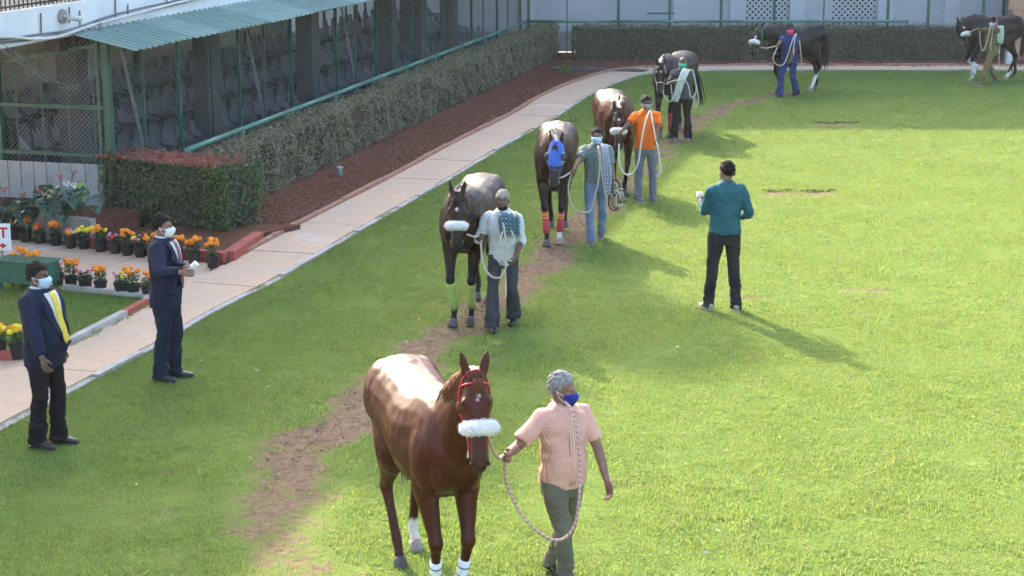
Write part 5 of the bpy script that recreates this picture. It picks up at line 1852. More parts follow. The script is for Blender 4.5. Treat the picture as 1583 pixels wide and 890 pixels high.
    set_co(me, co + nr * (dsp * keep)[:, None])
    # cloth coordinate round the trunk and round each sleeve, for stripes and checks
    co = get_co(me)
    TI = TM.inverted()
    su = np.empty(len(co), np.float32)
    for q in range(len(co)):
        c = Vector(co[q]); l = TI @ c
        su[q] = math.atan2(l.x, l.y) * .165
        if abs(l.x) > .165 * wide or (l.y > .2):
            i = 0 if l.x < 0 else 1
            ax = (el[i] - sh[i]).normalized()
            e1_ = ax.cross(Vector((0, 1, 0))).normalized(); e2_ = ax.cross(e1_)
            r_ = c - sh[i]
            su[q] = math.atan2(r_.dot(e1_), r_.dot(e2_)) * .07
    sa_ = me.attributes.new('su', 'FLOAT', 'POINT'); sa_.data.foreach_set('value', su)
    garment = link('jacket' if jacket else 'shirt', me, root, M[top])
    def patch_(name, rows, mat, parent, off, e0=None, thick=.0):
        """strip on the trunk front: rows of (z, angle from, angle to) in degrees"""
        vs, fs, n = [], [], 5
        for z, a0, a1 in rows:
            for k in range(n + 1):
                vs.append(tp(z, R_(a0 + (a1 - a0) * k / n), off, (ease if e0 is None else e0) + c_off(z) - .010))
        for r in range(len(rows) - 1):
            for k in range(n):
                q = r * (n + 1) + k
                fs.append((q, q + 1, q + n + 2, q + n + 1))
        o = MB().add(vs, fs).build(name, mat, parent, smooth=True)
        at_ = o.data.attributes.new('su', 'FLOAT', 'POINT')
        at_.data.foreach_set('value', np.array([R_(a0 + (a1 - a0) * k / n) * .165 for z, a0, a1 in rows for k in range(n + 1)], np.float32))
        m_ = o.modifiers.new('thick', 'SOLIDIFY'); m_.thickness = .005; m_.offset = 0
        return o
    if jacket:
        zb = 1.00
        rows = [(zb, -3, 3), (1.08, -6, 6), (1.18, -9, 9), (1.26, -12, 12), (1.34, -16, 16), (1.40, -21, 21), (1.44, -30, 30)]
        so = patch_('shirt', rows, M['white_shirt'], root, .016)
        tw_ = [(.975, -1, 1), (1.01, -6.5, 6.5), (1.12, -6.5, 6.5), (1.24, -5.5, 5.5), (1.36, -5, 5), (1.415, -7, 7), (1.445, -8.5, 8.5)]
        patch_('tie', tw_, M[tie], root, .024)
        for sg in (-1, 1):
            patch_('lapel', [(zb - .01, sg * 3, sg * 7), (1.08, sg * 6, sg * 16), (1.18, sg * 9, sg * 25), (1.26, sg * 12, sg * 36), (1.30, sg * 14, sg * 42), (1.34, sg * 16, sg * 33), (1.40, sg * 21, sg * 38), (1.44, sg * 30, sg * 58)], M[jacket], garment, .020)
            patch_('pocket', [(.925, sg * 38, sg * 72), (.955, sg * 38, sg * 72)], M[jacket], garment, .010)
        for z in (.93, .985):
            MB().ell(tp(z, R_(9), .010), (.007, .007, .007), 8, 6).build('button', M['shoe_k'], garment)
    elif buttons:
        patch_('placket', [(z, -5, 5) for z in np.linspace(hem + .02, 1.42, 9)], M[shirt], garment, .003)
        for z in np.linspace(hem + .08, 1.38, 6):
            MB().ell(tp(z, 0, .008), (.0045, .0045, .0045), 6, 4).build('button', M['button'], garment)
    if collar:
        # stand collar with two points
        N_ = 18
        vs, fs = [], []
        cm = M['white_shirt'] if jacket else M[shirt]
        for z, ro in ((1.445, .022), (1.492, .008), (1.497, .010), (1.452, .034)):
            for k in range(N_ + 1):
                a = R_(14 + 332 * k / N_)
                vs.append(TM @ Vector((math.sin(a) * (.058 + ro), -.010 + math.cos(a) * (.056 + ro), z - .018 * max(0, math.cos(a)))))
        for r in range(3):
            for k in range(N_):
                q = r * (N_ + 1) + k
                fs.append((q, q + 1, q + N_ + 2, q + N_ + 1))
        co_ = MB().add(vs, fs).build('collar', cm, garment, smooth=True)
        at_ = co_.data.attributes.new('su', 'FLOAT', 'POINT'); at_.data.foreach_set('value', np.array([k * .006 for r in range(4) for k in range(N_ + 1)], np.float32))
        m_ = co_.modifiers.new('thick', 'SOLIDIFY'); m_.thickness = .004
        for sg in (-1, 1):
            A = TM @ Vector((sg * .018, .070, 1.452)); B = TM @ Vector((sg * .066, .052, 1.462)); C = tp(1.405, R_(sg * 19), .012)
            vs = [A, B, C]
            off = TM.to_3x3() @ Vector((0, .005, 0))
            MB().add([A, B, C, A + off, B + off, C + off], [(0, 1, 2), (3, 5, 4), (0, 3, 4, 1), (1, 4, 5, 2), (2, 5, 3, 0)]).build('collar_point', cm, garment).data.attributes.new('su', 'FLOAT', 'POINT').data.foreach_set('value', np.full(6, .006, np.float32))
    MW = Matrix.Translation((base[0], base[1], 0)) @ Matrix.Rotation(rz, 4, 'Z') @ Matrix.Scale(s, 4)
    return dict(root=root, wr=[MW @ (wr[i] + hdv[i] * .07) for i in (0, 1)], sh=[MW @ q for q in sh], tp=lambda z, a, o=.02: MW @ tp(z, R_(a), o), M=MW, el=[MW @ q for q in el], hp=lambda x, y, z: MW @ hp(x, y, z))
# ------------------------------------------------------------------ the people of the photograph
PP = {}
PP['a'] = person('man in pink striped shirt and blue mask leading the nearest chestnut horse', (.36, 12.34), (.50, -.87), 1.67, (W(938, 742, 12.25), W(784, 702, 11.93)),
    feet=((-.08, -.26, .02, .0), (.08, .22, 0, -.1)), skin='skin_a', hair='hair_g', mask='mask_royal', shirt='pink', hem=.86, pants='olive', shoes='shoe_k', belly=.03, wide=.96, hyaw=R_(38), hpitch=R_(-4), curl=(.35, 1.0), poles=((-1, -.6, .2), (.35, -.7, -1)), voxel=.0085, low_mask=.012)
PP['b'] = person('stout man in navy suit with yellow tie and light blue mask at the left edge', G(77, 688)[:2], (.95, -.31), 1.71, (W(95, 545, 15.9), W(72, 578, 15.15)),
    feet=((-.085, .06, 0, .15), (.085, -.05, 0, -.15)), skin='skin_b', hair='hair_k', mask='mask_blue', sleeve='long', shirt='white_shirt', jacket='navy', tie='yellow_tie', pants='black_cloth', belly=.075, wide=1.09, curl=(.5, .55), voxel=.009, hyaw=R_(2), flare=.012, lean=R_(-1))
PP['c'] = person('man in navy suit with red striped tie and white mask holding paper', G(262, 586)[:2], (.985, -.17), 1.73, (W(287, 415, 17.55), W(281, 421, 17.30)),
    feet=((-.085, .05, 0, .15), (.08, -.05, 0, -.2)), skin='skin_a', hair='hair_k', mask='mask_white', sleeve='long', jacket='navy', tie='red_tie', pants='navy', belly=.02, wide=1.0, curl=(.7, .7), voxel=.010, hyaw=R_(8), poles=((-.3, -1, -.8), (.3, -1, -.8)), flare=.006)
PP['d'] = person('bearded man in white shirt with teal checked scarf on his shoulder', G(778, 504)[:2], (-.12, -1), 1.62, (W(796, 398, 19.75), W(741, 366, 19.75)),
    feet=((-.11, -.12, .03, -.1), (.11, .22, 0, .25)), skin='skin_b', hair='hair_g2', beard=True, sleeve='elbow', shirt='white_shirt', hem=.80, pants='slate', shoes='shoe_k', flare=.028, lean=R_(5), hpitch=R_(-16), curl=(.9, 1.1), voxel=.010, wide=1.0, poles=((-.5, -.9, -.2), (.4, -.6, -.8)))
PP['e'] = person('man in teal checked shirt seen from behind, standing alone on the sunny lawn', G(1117, 480)[:2], (-.30, .95), 1.80, (W(1083, 312, 21.05), W(1146, 334, 20.95)),
    feet=((-.14, .10, 0, .1), (.14, -.03, 0, -.35)), skin='skin_c', hair='hair_brown', sleeve='long', shirt='teal', hem=.885, pants='charcoal', shoes='shoe_t', hyaw=R_(16), curl=(.8, .6), voxel=.010, poles=((-.3, -.6, -1), (.3, -.8, -1)), buttons=False)
PP['f'] = person('young man in grey-green shirt and jeans with light blue mask leading the blue-hooded horse', G(921, 372)[:2], (-.10, -1), 1.63, (W(951, 302, 24.5), W(883, 268, 24.35)),
    feet=((-.07, -.20, .02, 0), (.07, .20, 0, .1)), skin='skin_c', hair='hair_k', mask='mask_blue', shirt='grey_shirt', hem=.90, pants='jeans', shoes='shoe_g', curl=(.9, 1.1), voxel=.0115, poles=((-.5, -1, -.2), (.4, -.8, -.8)))
PP['g'] = person('man in bright orange polo shirt with grey mask and jeans', G(997, 309)[:2], (.08, -1), 1.66, (W(1017, 225, 27.5), W(958, 205, 27.55)),
    feet=((-.12, .04, 0, 0), (.13, .10, 0, .35)), skin='skin_b', hair='hair_k', mask='mask_grey', shirt='orange', hem=.86, pants='jeans_grey', shoes='shoe_g', curl=(1.0, 1.0), voxel=.0115, hyaw=R_(6), buttons=False, poles=((-.6, -.9, -.3), (.4, -.5, -1)), wide=1.0, belly=.03)
PP['h'] = person('balding man in grey shirt with green mask and rope coils leading the white-bridled horse', G(1053, 216)[:2], (-.25, -1), 1.60, (W(1036, 130, 33.85), W(1030, 128, 33.95)),
    feet=((-.14, .02, 0, 0), (.14, .10, 0, .3)), skin='skin_b', hair='hair_k', bald=True, mask='mask_green', shirt='slate_shirt', hem=.86, pants='black_cloth', shoes='shoe_g', curl=(1, 1), voxel=.012, hyaw=R_(12), flare=.02, poles=((-1, -.4, -.3), (1, -.8, -.4)), wide=1.05)
PP['i'] = person('man in blue uniform with pink mask leading the black horse', G(1218, 149)[:2], (-.60, -.8), 1.70, (W(1222, 93, 40.8), W(1196, 78, 40.5)),
    feet=((-.07, -.24, .02, 0), (.07, .28, 0, .1)), skin='skin_b', hair='hair_k', mask='mask_pink', shirt='blue_uniform', hem=.82, pants='blue_uniform', shoes='shoe_k', curl=(1, 1), voxel=.0125, hyaw=R_(32), flare=.02, poles=((-1, -.7, -.3), (1, -.9, -.5)))
PP['j'] = person('man in khaki uniform with raised arm leading the last dark horse', (11.48, 43.55), (-.88, -.45), 1.66, (W(1541, 32, 43.35), W(1513, 45, 43.2)),
    feet=((-.07, .30, 0, 0), (.07, -.28, .03, 0)), skin='skin_b', hair='hair_k', mask='mask_blue', shirt='khaki', hem=.84, pants='khaki', shoes='shoe_g', curl=(1, 1), voxel=.0125, hyaw=R_(18), flare=.012, poles=((-.6, .6, -1), (1, -.9, -.5)))
# ------------------------------------------------------------------ ropes, scarves and things held
def rope_mat(name, c1, c2, w=.35, n=1.0, rep=28):
    t = NT(name)
    tc = t.n('ShaderNodeTexCoord')
    sp = t.n('ShaderNodeSeparateXYZ'); t.l(tc.outputs['UV'], sp.inputs[0])
    ph = t.math('FRACT', t.math('ADD', t.math('MULTIPLY', sp.outputs[1], rep), t.math('MULTIPLY', sp.outputs[0], n)))
    tri = t.math('ABSOLUTE', t.math('SUBTRACT', ph, .5))
    f = t.ramp(tri, [(w * .5, (1, 1, 1)), (w * .5 + .08, (0, 0, 0))])
    c = t.mix(f, c1, c2)
    c = t.mix(t.math('MULTIPLY', t.noise(tc.outputs['Object'], 25, 4), .4), c, tuple(x * .6 for x in c1))
    t.base(c)
    t.b.inputs['Roughness'].default_value = .85
    t.bump(tri, .5, .006)
    return t.m
M['rope'] = rope_mat('twisted_cotton_rope', (.56, .50, .41), (.34, .29, .23), .3, 1, 40)
M['rope_white'] = rope_mat('thick_white_rope', (.74, .70, .63), (.52, .47, .40), .3, 1, 34)
M['rope_pink'] = rope_mat('pinkish_flecked_rope', (.58, .38, .31), (.16, .075, .065), .13, 1, 26)
M['rope_green'] = rope_mat('pale_green_rope', (.50, .54, .46), (.32, .36, .29), .3, 1, 40)


def rope(label, pts, r, mat, cat='rope', name='lead_rope', sub=10, parent=None):
    Q = spline([tuple(p) for p in pts], sub)
    vs, fs = loft([Vector(q) for q in Q], [r] * len(Q), 8)
    me = bpy.data.meshes.new(name)
    me.from_pydata([tuple(v) for v in vs], [], fs)
    uv = me.uv_layers.new(name='UVMap')
    L = np.concatenate([[0], np.cumsum(np.linalg.norm(np.diff(Q, axis=0), axis=1))])
    for p in me.polygons:
        if len(p.vertices) == 4:
            js = [v % 8 for v in p.vertices]
            wrap = 7 in js and 0 in js
            for li, v in zip(p.loop_indices, p.vertices):
                j = v % 8
                uv.data[li].uv = ((8 if (wrap and j == 0) else j) / 8, L[v // 8])
    me.polygons.foreach_set('use_smooth', [True] * len(me.polygons))
    o = link(name, me, parent, M[mat])
    if parent is None: tag(o, label, cat)
    return o


def drape(label, rows, mat, name='scarf', cat='scarf', fold=.012, nf=5, n=16, fringe=None, thick=.008):
    """cloth: rows of (left edge, right edge) world points from one end to the other"""
    A = spline([tuple(a) for a, b in rows], 5); B = spline([tuple(b) for a, b in rows], 5)
    vs, fs = [], []
    m = len(A)
    for i in range(m):
        a, b = Vector(A[i]), Vector(B[i])
        t = Vector(A[min(i + 1, m - 1)]) - Vector(A[max(i - 1, 0)])
        nn = (b - a).cross(t).normalized()
        for k in range(n + 1):
            u = k / n
            vs.append(a.lerp(b, u) + nn * fold * math.sin(u * nf * 6.283 + i * .12) * (.6 + .4 * math.sin(i * .5 + k)))
    for i in range(m - 1):
        for k in range(n):
            q = i * (n + 1) + k
            fs.append((q, q + 1, q + n + 2, q + n + 1))
    me = bpy.data.meshes.new(name)
    me.from_pydata([tuple(v) for v in vs], [], fs)
    uv = me.uv_layers.new(name='UVMap')
    for p in me.polygons:
        for li, v in zip(p.loop_indices, p.vertices): uv.data[li].uv = ((v % (n + 1)) / n, (v // (n + 1)) / (m - 1))
    me.polygons.foreach_set('use_smooth', [True] * len(me.polygons))
    root = tag(link(name, me, None, M[mat]), label, cat)
    s_ = root.modifiers.new('thick', 'SOLIDIFY'); s_.thickness = thick
    if fringe:
        fb = MB()
        for k in range(n + 1):
            for end, prev in ((vs[(m - 1) * (n + 1) + k], vs[(m - 2) * (n + 1) + k]),):
                d = (end - prev).normalized()
                fb.tube([end, end + d * .03 + Vector((.004 * math.sin(k * 3), 0, -.012))], [.004, .002], 4)
        fb.build('fringe', M[fringe], root)
    return root


def uv_check(name, cols, nu, nv):
    t = NT(name)
    tc = t.n('ShaderNodeTexCoord')
    sp = t.n('ShaderNodeSeparateXYZ'); t.l(tc.outputs['UV'], sp.inputs[0])
    a = t.math('LESS_THAN', t.math('FRACT', t.math('MULTIPLY', sp.outputs[0], nu)), .5)
    b = t.math('LESS_THAN', t.math('FRACT', t.math('MULTIPLY', sp.outputs[1], nv)), .5)
    c = t.mix(a, cols[0], cols[1])
    c2 = t.mix(a, cols[1], cols[2])
    t.base(t.mix(b, c, c2))
    t.b.inputs['Roughness'].default_value = .9
    t.bump(t.noise(tc.outputs['Object'], 30, 4), .4, .01)
    return t.m
M['scarf_teal'] = uv_check('teal_checked_scarf', [(.10, .22, .24), (.018, .04, .055), (.05, .12, .15)], 5, 12)
M['scarf_blue'] = uv_check('blue_white_checked_cloth', [(.62, .64, .66), (.05, .08, .16), (.40, .44, .50)], 6, 26)
M['towel'] = cloth('pale_green_towel', (.48, .55, .46), (.36, .43, .35), 12, .95, .6)
M['towel2'] = cloth('pale_grey_towel', (.52, .54, .50), (.38, .41, .37), 12, .95, .6)

a = PP['a']
y0 = 11.93
h1fr = HORSES['h1'][1]
rope('pink flecked rope looping from the chestnut horse to the neck of the man in pink', [W(752, 664, 11.25), W(760, 692, 11.45), W(771, 708, 11.75), tuple(a['wr'][1]), W(781, 735, y0), W(792, 770, y0), W(812, 803, y0 - .03), W(842, 829, y0 - .05), W(868, 834, y0 - .05), W(888, 812, y0 - .04), W(896, 765, y0 - .03), W(896, 715, 11.98), W(893, 675, 12.03), W(889, 648, 12.10), W(880, 628, 12.18), W(866, 618, 12.34), W(850, 620, 12.36)], 0.0113, 'rope_pink')

d = PP['d']
rope('cotton lead rope of the dark bay horse looping before the man in white', [W(722, 362, 19.45), W(733, 366, 19.6), tuple(d['wr'][1]), W(744, 385, 19.66), W(746, 405, 19.62), W(757, 425, 19.58), W(772, 429, 19.56), W(781, 417, 19.56), W(783, 390, 19.58), W(781, 365, 19.62), W(778, 345, 19.68)], 0.0109, 'rope')
rope('small rope ring hanging under the teal scarf', [W(777, 358, 19.62), W(773, 372, 19.58), W(777, 383, 19.57), W(786, 384, 19.57), W(793, 377, 19.57), W(794, 365, 19.6), W(790, 356, 19.63)], 0.0092, 'rope')
rope('dark leather strap end hanging by the knee of the man in white', [W(781, 415, 19.60), W(782, 435, 19.60), W(781, 462, 19.62)], 0.0059, 'rope_white')
yc = 19.97
drape('teal checked scarf folded over the shoulder of the man in white', [(W(774, 345, yc + .16), W(798, 347, yc + .16)), (W(773, 328, yc + .10), W(799, 331, yc + .08)), (W(772, 326, yc - .0), W(801, 331, yc - .02)), (W(771, 334, yc - .17), W(803, 338, yc - .15)), (W(772, 350, yc - .22), W(803, 352, yc - .19)), (W(774, 362, yc - .23), W(804, 362, yc - .20))], 'scarf_teal', nf=4, fold=.010, fringe='shoe_k')

f = PP['f']; yf = 24.45
rope('cotton lead rope of the blue-hooded horse hanging in a loop', [W(862, 276, 24.0), W(873, 272, 24.2), tuple(f['wr'][1]), W(879, 285, 24.3), W(880, 305, 24.3), W(888, 321, 24.32), W(900, 328, 24.35), W(914, 324, 24.42), W(920, 300, 24.42), W(925, 280, 24.43), W(927, 255, 24.45), W(925, 232, 24.5), W(925, 226, 24.62)], 0.0109, 'rope')
rope('second rope strand down the chest of the man with the blue-hooded horse', [W(927, 226, 24.62), W(928, 240, 24.47), W(930, 265, 24.44), W(934, 290, 24.44), W(938, 310, 24.44), W(936, 328, 24.44)], 0.0101, 'rope')
drape('blue and white checked cloth hanging over the shoulder of the young man in jeans', [(W(929, 229, yf + .3), W(937, 230, yf + .3)), (W(928, 222, yf + .2), W(940, 224, yf + .2)), (W(929, 226, yf + .05), W(940, 229, yf + .05)), (W(931, 245, yf - .02), W(943, 247, yf - .02)), (W(933, 270, yf - .02), W(946, 270, yf - .02)), (W(936, 300, yf), W(944, 298, yf))], 'scarf_blue', nf=3, fold=.012)
tk = tag(empty('bridle_gear', tuple(f['wr'][0])), 'bundle of leather straps and buckles held by the young man in jeans', 'tack')
kx = f['wr'][0]
r_ = np.random.default_rng(4)
for j in range(9):
    c = Vector((r_.normal(.03, .05), r_.normal(0, .03), r_.normal(-.09, .05)))
    R1, R2 = r_.uniform(.05, .10), r_.uniform(.06, .13)
    ax = r_.uniform(-.8, .8)
    pts = [c + Vector((R1 * math.cos(q) * math.cos(ax), R1 * math.cos(q) * math.sin(ax), R2 * math.sin(q))) for q in np.linspace(0, 5.6, 12)]
    MB().tube(pts, [(.010, .004)] * 12, 6).build('strap', M['strap_black' if j % 3 else 'rope'], tk, smooth=True)
for j in range(5):
    c = Vector((r_.normal(.05, .05), r_.normal(-.02, .03), r_.normal(-.08, .05)))
    MB().tube([c + Vector((.03 * math.cos(q), .008, .03 * math.sin(q))) for q in np.linspace(0, 6.283, 11)], [.006] * 11, 6).build('buckle', M['metal'], tk, smooth=True)

g = PP['g']; yg = 27.55
rope('thick white lead rope looping from the reddish bay horse to the man in orange', [W(957, 222, 27.6), W(957, 245, 27.6), W(961, 262, 27.6), W(969, 270, 27.58), W(979, 266, 27.56), W(987, 250, 27.55), W(990, 228, 27.55), W(994, 205, 27.56), W(998, 187, 27.6), W(1003, 174, 27.72), W(1006, 172, 27.8), W(1008, 183, 27.62), W(1011, 200, 27.58), W(1014, 216, 27.55), W(1017, 228, 27.45), W(1020, 248, 27.5), W(1021, 265, 27.52), W(1014, 273, 27.55)], 0.0125, 'rope_white')
h = PP['h']; yh = 34.0
rope('pale rope hanging in long loops from the shoulder of the balding man', [W(1030, 130, 33.9), W(1040, 125, 33.95), W(1058, 124, 33.95), W(1065, 135, 33.97), W(1067, 148, 34.0), W(1072, 150, 34.0), W(1076, 140, 34.05), W(1074, 120, 34.15), W(1070, 108, 34.25), W(1078, 140, 34.2), W(1079, 160, 34.15), W(1074, 165, 34.1), W(1072, 150, 34.1)], 0.0109, 'rope_green')
drape('pale towel slung over the shoulder of the balding man', [(W(1062, 112, yh + .4), W(1074, 114, yh + .4)), (W(1058, 106, yh + .3), W(1068, 108, yh + .3)), (W(1053, 110, yh + .1), W(1064, 114, yh + .1)), (W(1046, 130, yh - .02), W(1056, 134, yh - .02)), (W(1039, 156, yh), W(1048, 158, yh))], 'towel2', nf=3, fold=.016, name='towel', cat='towel')
rope('white lead rope from the white bridle to the hands of the balding man', [W(1024, 140, 33.9), W(1028, 150, 33.9), W(1034, 157, 33.9), W(1039, 152, 33.9), W(1037, 130, 33.85)], 0.0101, 'rope_green')
rope('cotton lead rope from the black horse to the neck of the man in blue', [W(1176, 73, 40.9), W(1186, 74, 40.7), tuple(PP['i']['wr'][1]), W(1195, 90, 40.55), W(1201, 100, 40.55), W(1211, 99, 40.55), W(1218, 85, 40.58), W(1223, 68, 40.62), W(1228, 55, 40.75), W(1231, 52, 40.9), W(1229, 60, 40.7), W(1227, 72, 40.66), W(1227, 84, 40.62)], 0.0118, 'rope')
rope('rope end hanging behind the hip of the man in blue', [W(1236, 62, 40.9), W(1238, 82, 40.85), W(1239, 95, 40.85), W(1237, 112, 40.9)], 0.0101, 'rope')
rope('lead rope from the last dark horse to the shoulder of the man in khaki', [W(1498, 51, 43.6), W(1506, 46, 43.4), tuple(PP['j']['wr'][1]), W(1515, 62, 43.25), W(1518, 78, 43.3), W(1524, 70, 43.35), W(1529, 50, 43.35), W(1533, 38, 43.45), W(1534, 52, 43.35), W(1531, 72, 43.33), W(1532, 78, 43.35)], 0.0118, 'rope')
drape('pale green towel hanging on the arm of the man in khaki', [(W(1541, 42, 43.55), W(1549, 41, 43.55)), (W(1541, 40, 43.4), W(1551, 41, 43.4)), (W(1541, 52, 43.35), W(1552, 54, 43.35)), (W(1542, 66, 43.35), W(1550, 68, 43.35))], 'towel', nf=3, fold=.018, name='towel', cat='towel')
rope('rope end hanging below the green towel of the man in khaki', [W(1547, 60, 43.45), W(1545, 80, 43.45), W(1544, 105, 43.5)], 0.0101, 'rope_green')

# held things
pc = PP['c']
m_ = Vector(pc['wr'][0]).lerp(Vector(pc['wr'][1]), .5)
ro = MB(); ro.tube([m_ + Vector((-.03, -.01, -.02)), m_ + Vector((.09, -.02, .09))], [.032, .030], 12)
tag(ro.build('paper_roll', M['paper'], smooth=False), 'rolled white paper in the hands of the red-tied man', 'paper')
tag(MB().cyl(m_ + Vector((.02, -.05, -.01)), m_ + Vector((.15, -.07, -.05)), .005, n=6).build('pen', M['cable_w']), 'thin white pen in the hand of the red-tied man', 'pen')
pe = Vector(PP['e']['wr'][0])
cp = tag(empty('paper_cup', pe + Vector((.0, .02, .03))), 'small white paper cup held by the man in teal', 'cup')
MB().tube([(0, 0, -.045), (0, 0, .045)], [.026, .034], 14).build('cup', M['paper'], cp, smooth=True)
MB().tube([(0, 0, .043), (0, 0, .050)], [.036, .036], 14).build('rim', M['paper'], cp, smooth=True)

# ------------------------------------------------------------------ potted marigolds
M['pot'] = pm('black_plastic_pot', (.016, .016, .017), (.010, .010, .011), 8, .5, .1, 60)
M['pot_soil'] = pm('potting_soil', (.05, .032, .022), (.03, .02, .014), 20, .95, .6, 60)
M['marigold'] = pm('orange_petals', (.90, .30, .012), (.72, .19, .008), 60, .7, .8, 120, bdist=.006)
M['marigold_y'] = pm('yellow_petals', (.85, .72, .04), (.70, .55, .02), 60, .7, .8, 120, bdist=.006)
M['petal_red'] = pm('red_pink_petals', (.62, .10, .06), (.45, .06, .06), 40, .7)
M['petal_pink'] = pm('pink_petals', (.60, .28, .36), (.48, .18, .28), 40, .7)
M['marigold_leaf'] = leaf_mat('marigold_leaves', [(.04, .085, .025), (.07, .13, .04), (.05, .10, .04), (.10, .15, .06)], .3, .55, .3, 4)
pot_me = None
flower_me = {}
def flower_mesh(mat):
    if mat not in flower_me:
        vs, fs = ellipsoid((0, 0, 0), (.030, .030, .021), 14, 8)
        vs = [v * (1 + .16 * noise.noise(v * 130) + .10 * math.sin(12 * math.atan2(v.y, v.x))) for v in vs]
        me = MB().add(vs, fs).mesh('flower', True)
        me.materials.append(M[mat])
        flower_me[mat] = me
    return flower_me[mat]
def pot_plant(px, py, label, seed, cols=('marigold',), nfl=5, hh=.17, bush=1.0, z=.02, small=False, group='potted marigolds by the walkway'):
    global pot_me
    r = np.random.default_rng(seed)
    p = G(px, py, z)
    root = tag(empty('potted_plant', (p.x, p.y, z), r.uniform(0, 6.28), r.uniform(1.03, 1.16)), label, 'potted plant', group)
    if pot_me is None:
        m = MB()
        m.tube([(0, 0, 0), (0, 0, .12), (0, 0, .121), (0, 0, .15), (0, 0, .15), (0, 0, .13)], [.058, .074, .080, .083, .072, .070], 20)
        pot_me = m.mesh('pot', False); pot_me.materials.append(M['pot'])
    link('pot', pot_me, root)
    MB().tube([(0, 0, .125), (0, 0, .135)], [.069, .066], 14).build('soil', M['pot_soil'], root)
    n = int(170 * bush)
    v = r.normal(0, 1, (n, 3)); v /= np.linalg.norm(v, axis=1)[:, None]
    rad = r.uniform(.3, 1, n) ** .5
    P = np.stack([v[:, 0] * rad * .085 * bush ** .3, v[:, 1] * rad * .085 * bush ** .3, .13 + hh * .42 + v[:, 2] * rad * hh * .45], -1)
    tag(link('foliage', leaves_mesh('foliage', P, v, .034, .8, .4), root, M['marigold_leaf']), kind='stuff')
    st = MB()
    for k in range(nfl + 2):
        th, d = r.uniform(0, 6.28), r.uniform(.02, .095)
        q = Vector((d * math.cos(th), d * math.sin(th), .13 + hh * r.uniform(.72, 1.12)))
        st.tube([(0, 0, .13), (q.x * .5, q.y * .5, q.z * .7), (q.x, q.y, q.z - .012)], [.003, .0025, .002], 5)
        fl = link('flower', flower_mesh(cols[k % len(cols)]), root)
        fl.location = q
        fl.rotation_euler = (r.normal(0, .35), r.normal(0, .35), r.uniform(0, 6))
        q_ = r.uniform(.9, 1.35) * (.6 if small else 1)
        fl.scale = (q_, q_, q_)
    for k in range(6):
        th = r.uniform(0, 6.28)
        st.tube([(0, 0, .13), (.05 * math.cos(th), .05 * math.sin(th), .13 + hh * .6)], [.003, .002], 4)
    st.build('stem', M['marigold_leaf'], root)
    return root
O, Y, RD, PK = 'marigold', 'marigold_y', 'petal_red', 'petal_pink'
back = [(4, 366, (O,), 5, .19), (21.5, 369.6, (Y, O), 2, .12), (40.5, 373.6, (O,), 5, .18), (62.5, 376, (O, RD), 3, .11), (87, 379, (O,), 6, .16), (110, 383, (RD, O, 'paper'), 4, .10), (130, 384.5, (Y,), 4, .15), (156, 388.5, (O, O, Y), 6, .16), (178.5, 391, (PK, RD), 6, .10), (197, 394, (O,), 5, .16), (217, 396.5, (PK, O, Y, PK), 7, .11), (236, 399, (O,), 4, .17), (275, 403.5, (O,), 5, .16), (300, 407.5, (O,), 6, .16), (329, 412.5, (O,), 7, .17)]
where = ['at the left end of the back row', 'second from left in the back row', 'third from the left in the back row', 'fourth from the left in the back row', 'fifth from the left in the back row', 'sixth from the left in the back row', 'seventh from the left in the back row', 'eighth from the left in the back row', 'ninth from the left in the back row', 'tenth from the left in the back row', 'eleventh from the left in the back row', 'behind the red-tied man in the back row', 'third from the right end of the back row', 'second from the right end of the back row', 'ending the back row by the red kerb']
nm = {O: 'orange', Y: 'yellow', RD: 'red', PK: 'pink', 'paper': 'white'}
for i, (px, py, cols, nf, hh) in enumerate(back):
    cn = ' and '.join(dict.fromkeys(nm[c] for c in cols[:2]))
    pot_plant(px, py, '%s flowers in a black pot %s' % (cn, where[i]), 40 + i, cols, nf, hh, 1.0 if hh > .13 else .6, small=(PK in cols))
front = [(90, 441, (RD, PK), 4, .12, 'small red flowers in a black pot just right of the green box'), (110.5, 446, (O,), 7, .19, 'tall orange marigolds in a black pot, first full pot right of the green box'), (132.6, 450, (PK, RD), 6, .10, 'low pink flowers in a black pot on the edge of the grass patch'), (156, 453, (O,), 6, .18, 'orange marigolds in the middle black pot by the grass patch'), (188, 457.5, (Y, PK), 5, .11, 'low pale yellow flowers in a black pot by the grass patch'), (207, 459.5, (O,), 4, .19, 'tall loose orange marigolds in a pot left of the red-tied man'), (229, 462, (O,), 4, .17, 'orange marigolds in a pot half hidden by the red-tied man'), (38, 441, (O,), 6, .24, 'orange marigolds rising behind the green box, left one'), (55, 442, (O,), 6, .25, 'orange marigolds rising behind the green box, right one'), (6, 434, (RD,), 3, .10, 'black pot half hidden behind the left end of the green box'), (-1, 550, (Y, O), 5, .17, 'yellow and orange marigolds in a pot at the left edge of the picture'), (28, 553, (O, Y), 6, .17, 'yellow-orange marigolds in a pot behind the stout man')]
for i, (px, py, cols, nf, hh, lb) in enumerate(front):
    pot_plant(px, py, lb, 80 + i, cols, nf, hh, 1.0 if hh > .13 else .6, small=(PK in cols), z=.022)

